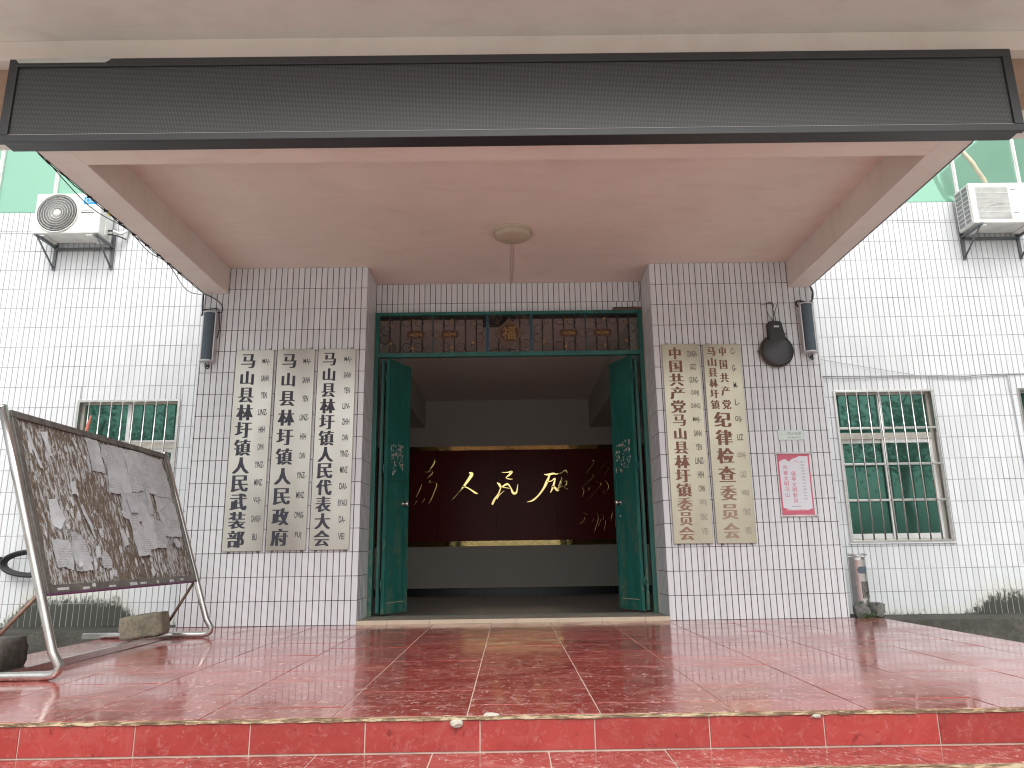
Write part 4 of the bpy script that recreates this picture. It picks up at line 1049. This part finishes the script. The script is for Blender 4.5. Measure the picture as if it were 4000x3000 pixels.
# ------------------------------------------------------------------ barred windows
def window(x0, x1, label, rails, nb, mirror=False, bar_top=True):
    e = empty('barred_window', label, 'window', 'barred green windows of the ground floor')
    z0, z1 = WZ0, WZ1; fy = YW + .06; mx = (x0 + x1) / 2 - .02
    g = G(); t = .035
    g.box(x0, x0 + t, fy, fy + .06, z0, z1); g.box(x1 - t, x1, fy, fy + .06, z0, z1)
    g.box(x0 + t, x1 - t, fy, fy + .06, z0, z0 + t); g.box(x0 + t, x1 - t, fy, fy + .06, z1 - t, z1)
    g.box(x0 + t, x1 - t, fy - .003, fy + .06, 1.945, 2.02); g.make('window_frame', 'bevel', e, bevel=.003)
    G().box(mx - .022, mx + .022, fy + .002, fy + .055, 2.021, z1 - t).make('upper_mullion', 'pvc', e)
    # sliding sashes
    for k, (a, b_, yy) in enumerate(((x0 + t, mx + .025, fy + .032), (mx - .025, x1 - t, fy + .006))):
        q = .042; za, zb = z0 + t + .001, 1.944
        s = G(); s.box(a, a + q, yy, yy + .024, za, zb); s.box(b_ - q, b_, yy, yy + .024, za, zb); s.box(a + q, b_ - q, yy, yy + .024, za, za + .055); s.box(a + q, b_ - q, yy, yy + .024, zb - q, zb)
        so_ = s.make('sliding_sash', 'pvc', e, bevel=.002)
        G().box(a + q, b_ - q, yy + .010, yy + .014, za + .055, zb - q).make('glass_pane', 'green_lo', so_)
    for a, b_ in ((x0 + t, mx - .022), (mx + .022, x1 - t)): G().box(a, b_, fy + .03, fy + .034, 2.021, z1 - t).make('glass_pane', 'green_lo', e)
    # curtain
    g = G(); n = 120; vs = []
    for i in range(n + 1):
        x = x0 + (x1 - x0) * i / n; y = fy + .16 + .05 * math.sin(i * .55) + .02 * math.sin(i * 1.7 + 1)
        vs += [(x, y, z0), (x, y, z1)]
    g.add(vs, [(2*i, 2*i+2, 2*i+3, 2*i+1) for i in range(n)], True).make('curtain', 'curtain', e)
    G().box(x0 - .02, x1 + .02, fy + .25, fy + .27, z0 - .02, z1 + .02).make('room_back', 'near_black', e)
    # security bars
    yb = YW - .012
    g = G(); g.box(x0 - .012, x0 + .014, yb - .01, yb + .014, z0 - .008, z1 + .006); g.box(x1 - .014, x1 + .012, yb - .01, yb + .014, z0 - .008, z1 + .006)
    g.box(x0 + .014, x1 - .014, yb - .01, yb + .014, z1 - .02, z1 + .006); g.box(x0 + .014, x1 - .014, yb - .01, yb + .014, z0 - .008, z0 + .02)
    g.make('bar_frame', 'steel', e, bevel=.002)
    for r in rails: G().box(x0 + .0145, x1 - .0145, yb - .009, yb + .012, r - .012, r + .012).make('cross_rail', 'steel', e, bevel=.002)
    sp = (x1 - x0) / (nb + 1)
    for i in range(nb):
        x = x0 + sp * (i + 1); G().tube([(x, yb - .012, z0 + .02), (x, yb - .012, z1 - .02)], .0095, 8).make('security_bar', 'steel', e)
    G().box(x0 - .03, x1 + .03, YW - .02, YW - .001, z0 - .022, z0 - .009).make('window_sill', 'tile', e)
window(3.845, 5.0, 'barred green window on the right wall above the ash bin', (2.065, 1.645, 1.232), 8)
window(6.03, 7.2, 'barred green window cut off by the right edge of the picture', (2.065, 1.645, 1.232), 8)
window(-5.05, -3.873, 'barred green window half hidden behind the notice board', (2.022, 1.645, 1.232), 8)
e = G().tube(smoothpath([(-4.86, .44, 2.33), (-4.87, .44, 2.28), (-4.89, .45, 2.2), (-4.90, .44, 2.12)]), [.008] * 3 + [.012] * 5 + [.02] * 6 + [.022, .02, .016, .01, .004], 7)
e.make('cloth_rag', 'clothred', label='faded red rag tied to a bar of the left window', cat='rag')

# ------------------------------------------------------------------ air conditioners
def bracket(xa, xb, lab, zt_=4.46):
    e = empty('wall_bracket', lab, 'bracket', 'steel brackets under the air conditioners')
    for x in (xa, xb):
        g = G(); g.box(x - .018, x + .018, YW - .022, YW - .001, zt_ - .30, zt_ + .14); g.make('upright', 'rust', e)
        G().box(x - .016, x + .016, .08, YW - .0225, zt_ - .022, zt_ + .0).make('shelf_arm', 'rust', e)
        G().tube([(x, YW - .03, zt_ - .27), (x, .14, zt_ - .03)], .012, 6).make('diagonal_strut', 'rust', e)
    G().box(xa + .0185, xb - .0185, YW - .045, YW - .023, zt_ - .05, zt_ - .02).make('cross_bar', 'rust', e)
def ac_round(x0, x1, z0, z1, y0):
    e = empty('air_conditioner', 'white air conditioner with round spiral fan grille on the left wall', 'air conditioner', 'outdoor air conditioner units')
    y1 = y0 + .29
    G().box(x0, x1, y0, y1, z0, z1).make('casing', 'white', e, bevel=.012)
    cx, cz = x0 + .275, (z0 + z1) / 2; r = .245
    G().lathe([(0, .0015), (r, .0015), (r, -.0)], (cx, y0, cz), 'Y', 40).make('fan_cavity', 'fan', e)
    g = G()
    for rr in (.07, .1, .13, .16, .19, .22): g.tube([(cx + rr * math.cos(R(a)), y0 - .016, cz + rr * math.sin(R(a))) for a in range(0, 360, 9)], .0026, 4, closed=True)
    for a in range(0, 360, 4):
        g.tube([(cx + q * math.cos(R(a + (q - .05) * 110)), y0 - .014, cz + q * math.sin(R(a + (q - .05) * 110))) for q in (.05, .09, .13, .17, .21, .243)], .0014, 3)
    g.make('fan_grille', 'white', e, kind='stuff')
    g = G(); g.tube([(cx + r * math.cos(R(a)), y0 - .008, cz + r * math.sin(R(a))) for a in range(0, 360, 9)], .008, 6, closed=True); g.make('grille_rim', 'white', e)
    G().lathe([(0, .022), (.04, .021), (.046, .014), (.046, .0)], (cx, y0, cz), 'Y', 28).make('fan_cap', 'white', e)
    G().box(x1 - .215, x1 - .05, y0 - .0022, y0 - .0005, z1 - .145, z1 - .05).make('blue_sticker', 'bluelabel', e)
    g = G(); g.tube(arc(x1 - .165, z1 - .10, y0 - .003, .026, 20, 320, 18), .004, 5); g.tube(arc(x1 - .125, z1 - .105, y0 - .003, .014, 0, 340, 12), .003, 5)
    g.tube([(x1 - .105, y0 - .003, z1 - .12), (x1 - .1, y0 - .003, z1 - .085)], .003, 5); g.tube([(x1 - .08, y0 - .003, z1 - .12), (x1 - .08, y0 - .003, z1 - .1)], .003, 5)
    g.make('sticker_print', 'whitelabel', e)
    for k in range(2):
        for q in range(2): G().box(x1 - .235, x1 - .08, y0 - .004, y0 - .0005, z1 - .225 - .05 * k - .03 * q + .02 * k, z1 - .218 - .05 * k - .03 * q + .02 * k).make('pressed_rib', 'white', e)
    G().box(x1 + .0005, x1 + .012, y0 + .12, y0 + .24, z0 + .03, z0 + .22).make('valve_cover', 'white', e, bevel=.004)
    G().box(x1 + .0005, x1 + .0025, y0 + .14, y0 + .2, z0 + .30, z0 + .36).make('yellow_label', 'yellow', e)
    for z in (z0 + .06, z0 + .11): G().tube([(x1 + .012, y0 + .18, z), (x1 + .05, y0 + .18, z), (x1 + .06, y0 + .19, z)], .011, 8).make('valve', 'black', e)
    G().tube(smoothpath([(x1 + .06, y0 + .19, z0 + .11), (x1 + .12, y0 + .25, z0 + .1), (x1 + .17, y0 + .3, z0 + .16), (x1 + .19, y0 + .34, z0 + .2)]), .02, 8).make('insulated_pipe', 'white', e)
    G().tube(smoothpath([(x1 + .06, y0 + .19, z0 + .06), (x1 + .12, y0 + .22, z0 + .055), (x1 + .16, y0 + .33, z0 + .06)]), .008, 6).make('insulated_pipe', 'cable', e)
    for xx_ in (x0 + .1, x1 - .12): G().box(xx_ - .04, xx_ + .04, y0 + .02, y1 - .02, z0 - .022, z0 - .001).make('foot', 'white', e)
ac_round(-5.66, -4.87, 4.49, 5.01, .15)
bracket(-5.57, -4.865, 'steel wall bracket under the air conditioner with the round fan')
def ac_square(x0, x1, z0, z1, y0):
    e = empty('air_conditioner', 'old white air conditioner with square louvred grille on the right wall', 'air conditioner', 'outdoor air conditioner units')
    y1 = y0 + .30
    G().box(x0, x1, y0, y1, z0, z1).make('casing', 'white', e, bevel=.014)
    G().box(x0 + .07, x0 + .47, y0 - .003, y0 - .0005, z0 + .05, z1 - .05).make('grille_recess', 'silver', e, bevel=.001)
    g = G()
    for i in range(46): x = x0 + .08 + .38 * i / 45; g.box(x - .0016, x + .0016, y0 - .009, y0 - .0035, z0 + .06, z1 - .06)
    for j in range(7): z = z0 + .08 + (z1 - z0 - .16) * j / 6; g.box(x0 + .075, x0 + .465, y0 - .011, y0 - .0095, z - .002, z + .002)
    g.make('louvre_grille', 'white', e, kind='stuff')
    G().tube(smoothpath([(x0 + .09, y0 - .012, z0 + .12), (x0 + .2, y0 - .012, z0 + .22), (x0 + .4, y0 - .012, z0 + .26)]), .003, 4).make('scratch_wire', 'white', e)
    for k in range(2): G().box(x0 + .5, x0 + .56, y0 - .003, y0 - .0005, z1 - .1 - .3 * k, z1 - .09 - .3 * k).make('pressed_mark', 'greywire', e)
    g = G()
    for j in range(9): z = z0 + .03 + (z1 - z0 - .06) * j / 8; g.box(x0 - .006, x0 - .0005, y0 + .02, y1 - .02, z - .005, z + .005)
    for y in (y0 + .02, y0 + .14, y1 - .03): g.box(x0 - .007, x0 - .0005, y, y + .01, z0 + .03, z1 - .03)
    g.make('side_grid', 'white', e)
    G().box(x0 - .0004, x0 - .0002, y0 + .03, y1 - .03, z0 + .035, z1 - .035).make('coil_fins', 'greywire', e)
    for xx_ in (x0 + .12, x1 - .12): G().box(xx_ - .04, xx_ + .04, y0 + .02, y1 - .02, z0 - .022, z0 - .001).make('foot', 'white', e)
ac_square(5.615, 6.42, 4.48, 5.01, .15)
bracket(5.66, 6.36, 'steel wall bracket under the old square-grille air conditioner', 4.456)
G().tube(smoothpath([(5.66, .24, 5.52), (5.70, .22, 5.42), (5.75, .2, 5.31), (5.80, .2, 5.19), (5.87, .22, 5.09), (5.90, .24, 5.02)]), .026, 9).make('taped_pipe', 'tape', label='cream taped pipe rising from the right air conditioner', cat='pipe')

# ------------------------------------------------------------------ notice board
nb = empty('notice_board', 'weathered leaning notice board on stainless tube stand covered in torn papers', 'notice board', loc=(0, 0, 0))
Bo = Vector((-2.72, -3.24, .03)); Bu = Vector((0, 1, 0)); Bv = Vector((-.57, 0, 1.665)).normalized(); Bn = Bu.cross(Bv)
if Bn.x < 0: Bn = -Bn
def Bp(u, v, d): return Bo + Bu * u + Bv * v + Bn * d
def bframe(x, z, y): return Bp(x, z, -y)
TR = .027
for (u, nm) in ((0, 'a'), (2.258, 'b')):
    y = -3.24 + u; top = Bp(u, 1.745, 0)
    elbow = []
    c0 = Bp(u, .10, 0)
    pts = [top, Bp(u, 1.2, 0), Bp(u, .6, 0), Bp(u, .14, 0)]
    pts += [Vector((-2.715, y, .085)), Vector((-2.722, y, .055)), Vector((-2.745, y, .035)), Vector((-2.78, y, .0275)), Vector((-2.85, y, .0275)), Vector((-3.3, y, .0275)), Vector((-3.86, y, .0275))]
    G().tube(pts, TR, 16).make('stand_tube', 'steel', nb)
    G().lathe([(0, .012), (.02, .008), (.0285, 0), (.0285, -.012)], (top.x, top.y, top.z), n=16).make('tube_cap', 'steel', nb)
    bt = Bp(u, .49, 0)
    G().tube([bt + Vector((-.02, 0, 0)), Vector((-3.30 if u < 1 else -3.16, y, .04))], .013, 6).make('diagonal_brace', 'brace', nb)
G().box(-3.10, -3.06, -3.23, -.99, .004, .045).make('base_crossbar', 'steel', nb)
# panel
BX = dict(u0=.052, u1=2.232, v0=.49, v1=1.725)
def bbox(g, u0, u1, v0, v1, d0, d1):
    vs = [Bp(u, v, d) for d in (d0, d1) for v in (v0, v1) for u in (u0, u1)]
    return g.add(vs, ((0,1,3,2), (4,6,7,5), (0,4,5,1), (2,3,7,6), (0,2,6,4), (1,5,7,3)))
bbox(G(), .10, 2.185, .545, 1.675, -.012, .004).make('board_panel', 'board', nb)
for (a, b_, c, d) in ((.052, 2.232, .49, .544), (.052, 2.232, 1.676, 1.725), (.052, .099, .5445, 1.6755), (2.186, 2.232, .5445, 1.6755)):
    bbox(G(), a, b_, c, d, -.018, .016).make('board_frame', 'boardframe', nb, bevel=.003)
bbox(G(), .052, 2.232, .4835, .4895, -.018, .015).make('purple_edge_strip', 'purple', nb)
def paper(poly, d=.006, curl=0, name='paper_sheet'):
    """polygon in board coordinates, slightly wrinkled, made as a fan grid"""
    bm = bmesh.new()
    vs = [bm.verts.new((u, v, 0)) for u, v in poly]
    f = bm.faces.new(vs); bmesh.ops.triangulate(bm, faces=[f]); bmesh.ops.subdivide_edges(bm, edges=bm.edges[:], cuts=4, use_grid_fill=False)
    # torn edges: jitter boundary
    ph = random.uniform(0, 9)
    for v in bm.verts:
        if v.is_boundary: v.co.x += random.uniform(-.006, .006); v.co.y += random.uniform(-.006, .006)
    for v in bm.verts:
        h = d + .0035 * math.sin(v.co.x * 23 + ph) * math.sin(v.co.y * 17 + ph) + (random.uniform(0, .008) if v.is_boundary else .001)
        v.co = Bp(v.co.x, v.co.y, max(h, .0052))
    me = bpy.data.meshes.new(name); bm.to_mesh(me); bm.free(); me.materials.append(M['paper'])
    for p in me.polygons: p.use_smooth = True
    o = link(bpy.data.objects.new(name, me), nb)
    return o
paper([(.886, 1.668), (1.06, 1.664), (1.073, 1.394), (.95, 1.40), (.881, 1.396)], .007)
paper([(1.09, 1.655), (1.42, 1.655), (1.44, 1.30), (1.40, 1.25), (1.30, 1.26), (1.169, 1.235), (1.055, 1.244), (1.10, 1.40)], .007)
paper([(1.40, 1.66), (1.80, 1.655), (1.82, 1.28), (1.60, 1.30), (1.43, 1.27)], .012)
paper([(1.79, 1.655), (2.11, 1.645), (2.14, 1.5), (2.13, 1.27), (1.81, 1.27)], .008)
paper([(1.22, 1.25), (1.50, 1.27), (1.50, 1.03), (1.33, 1.0), (1.18, 1.05), (1.20, 1.15)], .010)
paper([(1.49, 1.29), (1.66, 1.30), (1.70, 1.0), (1.72, .80), (1.50, .785), (1.46, 1.05)], .009)
paper([(1.80, 1.28), (2.13, 1.27), (2.17, 1.1), (2.16, .905), (1.95, .90), (1.82, .9), (1.80, 1.1)], .008)
paper([(1.66, 1.03), (1.80, 1.05), (1.83, .92), (1.80, .80), (1.68, .79)], .013)
paper([(1.262, 1.019), (1.42, 1.03), (1.50, .9), (1.497, .732), (1.36, .725), (1.278, .728)], .012)
paper([(1.29, 1.22), (1.42, 1.22), (1.44, 1.09), (1.30, 1.08)], .016)
paper([(1.633, 1.384), (1.707, 1.391), (1.69, 1.095), (1.605, 1.086)], .018)
paper([(.198, .85), (.383, .845), (.40, .75), (.391, .637), (.30, .65), (.2, .655)], .008)
paper([(.43, .91), (.55, .89), (.60, .76), (.604, .632), (.50, .625), (.419, .627), (.41, .78)], .008)
paper([(.684, .804), (.745, .806), (.74, .721), (.681, .719)], .012)
paper([(.78, .79), (.87, .70), (.86, .635), (.75, .632), (.73, .66)], .009)
paper([(.40, .69), (.45, .70), (.47, .66), (.42, .645)], .02)
paper([(1.93, .86), (2.0, .89), (2.08, .84), (2.04, .80), (1.95, .80)], .02)
paper([(.33, 1.62), (.40, 1.63), (.41, 1.45), (.36, 1.44)], .008); paper([(.17, 1.6), (.20, 1.6), (.27, 1.35), (.24, 1.34)], .008)
paper([(.25, 1.12), (.36, 1.14), (.40, .98), (.32, .92), (.24, .95)], .007); paper([(.56, 1.28), (.62, 1.29), (.60, 1.19), (.55, 1.18)], .008)
paper([(.62, 1.10), (.65, 1.12), (.74, .86), (.71, .85)], .009); paper([(1.08, .93), (1.14, .95), (1.17, .82), (1.10, .80)], .008)
# small torn scraps still glued on
for i in range(70):
    u, v = random.uniform(.13, 1.2), random.uniform(.60, 1.62); a = random.uniform(.010, .03); b_ = random.uniform(.02, .07)
    if random.random() < .35: u = random.uniform(1.2, 2.1); v = random.uniform(.58, .78)
    poly = [(u + a * random.uniform(.5, 1.1) * math.cos(R(t)), v + b_ * random.uniform(.5, 1.1) * math.sin(R(t))) for t in range(0, 360, 60)]
    bm = bmesh.new(); vv = [bm.verts.new(Bp(x, z, .0055 + random.uniform(0, .004))) for x, z in poly]; bm.faces.new(vv)
    me = bpy.data.meshes.new('paper_scrap'); bm.to_mesh(me); bm.free(); me.materials.append(M['paper']); link(bpy.data.objects.new('paper_scrap', me), nb)
for i in range(9):
    u = .15 + .22 * i + random.uniform(-.06, .06); v = random.uniform(.494, .512); bbox(G(), u, u + random.uniform(.03, .14), v, v + random.uniform(.014, .03), .0165, .0175).make('paper_scrap', 'paper', nb)

def rough_block(name, mat, c, s, label, cat, rot=(0, 0, 0), cuts=5, amp=.012, sph=0):
    bm = bmesh.new(); bmesh.ops.create_cube(bm, size=1); bmesh.ops.subdivide_edges(bm, edges=bm.edges[:], cuts=cuts, use_grid_fill=True)
    for v in bm.verts:
        n = v.co.normalized()
        v.co = v.co.lerp(n * .5, sph) if sph else v.co.lerp(n * .62, .18)
        v.co = Vector((v.co.x * s[0], v.co.y * s[1], v.co.z * s[2])); v.co += Vector((random.uniform(-1, 1), random.uniform(-1, 1), random.uniform(-1, 1))) * amp
    me = bpy.data.meshes.new(name); bm.to_mesh(me); bm.free(); me.materials.append(M[mat])
    for p in me.polygons: p.use_smooth = True
    o = bpy.data.objects.new(name, me); o.location = c; o.rotation_euler = rot; o['label'] = label; o['category'] = cat; C.objects.link(o); return o
rough_block('concrete_block', 'block', (-3.22, -1.18, .128), (.36, .20, .19), 'grey concrete block weighing down the far foot of the notice board', 'block', (0, R(-8), R(4)), 6, .006)
rough_block('concrete_block', 'darkblock', (-3.42, -2.98, .112), (.50, .30, .22), 'dark mossy concrete block on the notice board base at the left edge', 'block', (0, 0, R(3)), 6, .007)

# ------------------------------------------------------------------ ash bin and stone
e = empty('ash_bin', 'battered stainless ash bin standing at the corner of the right pillar', 'bin')
bc = (3.725, .16, 0.0); rb = .082
G().lathe([(0, .0), (rb * .98, .0), (rb, .01), (rb, .575), (rb * 1.02, .58), (rb * 1.02, .59), (rb, .594), (rb * 1.02, .60), (rb * 1.02, .606), (rb, .61), (rb * .9, .612), (0, .612)], bc, n=36).make('bin_body', 'steel', e)
g = G(); n = 12; vs = []; # dark slot following the curve
def cyl(a, z, r=rb + .0015): return (bc[0] + r * math.sin(R(a)), bc[1] - r * math.cos(R(a)), z)
rowsz = 8
for i in range(n + 1):
    t = i / n; a = -28 + 78 * t; hh = .036 * min(1, math.sqrt(max(0.05, 1 - (1 - min(t / .28, 1)) ** 2)))
    vs += [cyl(a, .475 - hh), cyl(a, .475 + hh)]
g.add(vs, [(2*i, 2*i+2, 2*i+3, 2*i+1) for i in range(n)], True).make('litter_slot', 'grille', e)
g = G(); vs = []
for i in range(n + 1):
    a = -8 + 56 * i / n; vs += [cyl(a, .195, rb + .001), cyl(a, .35, rb + .001)]
g.add(vs, [(2*i, 2*i+2, 2*i+3, 2*i+1) for i in range(n)], True).make('worn_label', 'boardframe', e)
g = G()
g.tube([cyl(a, .355, rb + .002) for a in range(-8, 50, 6)], .0025, 4); g.tube([cyl(a, .19, rb + .002) for a in range(-8, 50, 6)], .0025, 4)
g.tube([cyl(-9, z, rb + .002) for z in (.19, .27, .355)], .0025, 4); g.tube([cyl(48, z, rb + .002) for z in (.19, .27, .355)], .0025, 4)
g.tube([cyl(4, .27, rb + .003), cyl(10, .215, rb + .003), cyl(30, .215, rb + .003), cyl(32, .27, rb + .003)], .003, 4)
g.tube([cyl(20, .285, rb + .003), cyl(32, .295, rb + .003), cyl(36, .32, rb + .003)], .003, 4)
g.tube([cyl(20, .25, rb + .003), cyl(21, .235, rb + .003)], .004, 4)
g.make('litter_pictogram', 'black', e)
bm = bmesh.new(); bmesh.ops.create_cone(bm, cap_ends=True, segments=22, radius1=.098, radius2=.098, depth=.010)
bmesh.ops.subdivide_edges(bm, edges=bm.edges[:], cuts=2)
for v in bm.verts: v.co.z += random.uniform(-.006, .008) + .012 * math.sin(v.co.x * 60)
me = bpy.data.meshes.new('crumpled_lid'); bm.to_mesh(me); bm.free(); me.materials.append(M['plug'])
o = bpy.data.objects.new('crumpled_lid', me); o.location = (bc[0] + .01, bc[1], .632); o.rotation_euler = (R(4), R(-6), 0); link(o, e)
rough_block('stone', 'stone', (3.84, .08, .07), (.11, .14, .16), 'grey stone propping the foot of the ash bin on its right', 'stone', (0, R(12), R(20)), 6, .009, .5)
rough_block('stone', 'stone', (3.66, .035, .065), (.16, .07, .15), 'small mossy stone in front of the ash bin foot against the pillar', 'stone', (0, R(-14), R(-10)), 6, .008, .5)
bm = bmesh.new()
for i in range(500):
    x, y = random.gauss(3.69, .05), random.gauss(-.01, .012); z = random.uniform(0, .045); a = random.uniform(0, 6.28); s = random.uniform(.003, .008)
    p = Vector((x, y, z)); d1 = Vector((math.cos(a), math.sin(a), .3)) * s; d2 = Vector((-math.sin(a), math.cos(a), .9)) * s
    bm.faces.new([bm.verts.new(p), bm.verts.new(p + d1), bm.verts.new(p + d2)])
me = bpy.data.meshes.new('moss'); bm.to_mesh(me); bm.free(); me.materials.append(M['moss'])
o = bpy.data.objects.new('moss_patch', me); o['kind'] = 'stuff'; o['label'] = 'bright green moss at the foot of the ash bin'; o['category'] = 'moss'; C.objects.link(o)
def tree(x, y, h, label, seed):
    rnd = random.Random(seed); e = empty('yard_tree', label, 'tree', 'trees across the yard', loc=(0, 0, 0))
    top = Vector((x, y, h * .62 - .6))
    g = G().tube([(x, y, -.62), (x + .05, y, h * .25), (x - .1, y + .05, h * .45), tuple(top)], [.2, .15, .11, .06], 9)
    ends = []
    for i in range(9):
        a = rnd.uniform(0, 6.28); b = Vector((x, y, h * rnd.uniform(.3, .55))); c = b + Vector((math.cos(a) * h * .24, math.sin(a) * h * .24, h * rnd.uniform(.12, .3)))
        g.tube([b, (b + c) / 2 + Vector((0, 0, .15)), c], [.07, .05, .02], 6); ends.append(c)
    g.make('trunk', 'boardframe', e)
    vs = []; fs = []
    for k in range(3600):
        c = rnd.choice(ends + [top]); p = c + Vector((rnd.gauss(0, h * .1), rnd.gauss(0, h * .1), rnd.gauss(.2, h * .08)))
        u = Vector((rnd.gauss(0, 1), rnd.gauss(0, 1), rnd.gauss(0, 1))).normalized(); v = u.orthogonal().normalized(); s_ = rnd.uniform(.05, .11); n = len(vs)
        vs += [p - u * s_, p + v * s_ * .5, p + u * s_, p - v * s_ * .5]; fs.append((n, n+1, n+2, n+3))
    G().add(vs, fs).make('crown', 'leaf', e)
tree(15.5, -19.5, 7.5, 'broad green tree across the yard, mirrored in the right barred window', 3)
tree(20.5, -24, 8.5, 'taller green tree further off, mirrored at the edge of the right barred window', 4)
tree(-15, -19, 7.0, 'green tree across the yard, mirrored in the window behind the notice board', 5)
wb = empty('side_building', 'plain grey wing building beyond the right end of the yard', 'building')
G().box(12.65, 20, -9.1, .4, -.6, 10.2).make('building_wall', 'stone', wb)
G().box(12.2, 20.2, -9.5, .6, 10.2, 10.9).make('roof_eave', 'stone', wb)
for zz_ in (3.0, 6.3):
    for yy_ in (-8, -5.2, -2.4): G().box(12.6, 12.648, yy_, yy_ + 1.5, zz_ - 1.0, zz_ + .7).make('wing_window', 'green_lo', wb)
# building mass behind so daylight does not leak into the hall
bk = empty('building_shell', 'rear concrete mass of the office building behind the facade', 'building')
G().box(-8.6, 8.6, BY + .6, BY + .9, -.6, 8.6).make('rear_wall', 'inwall', bk)
G().box(-8.6, 8.6, YW + .32, BY + .6, 8.3, 8.6).make('roof_slab', 'inwall', bk)
G().box(-8.9, -8.605, YW, BY + .9, -.6, 8.6).make('end_wall', 'white', bk)
G().box(8.605, 8.9, YW, BY + .9, -.6, 8.6).make('end_wall', 'white', bk)
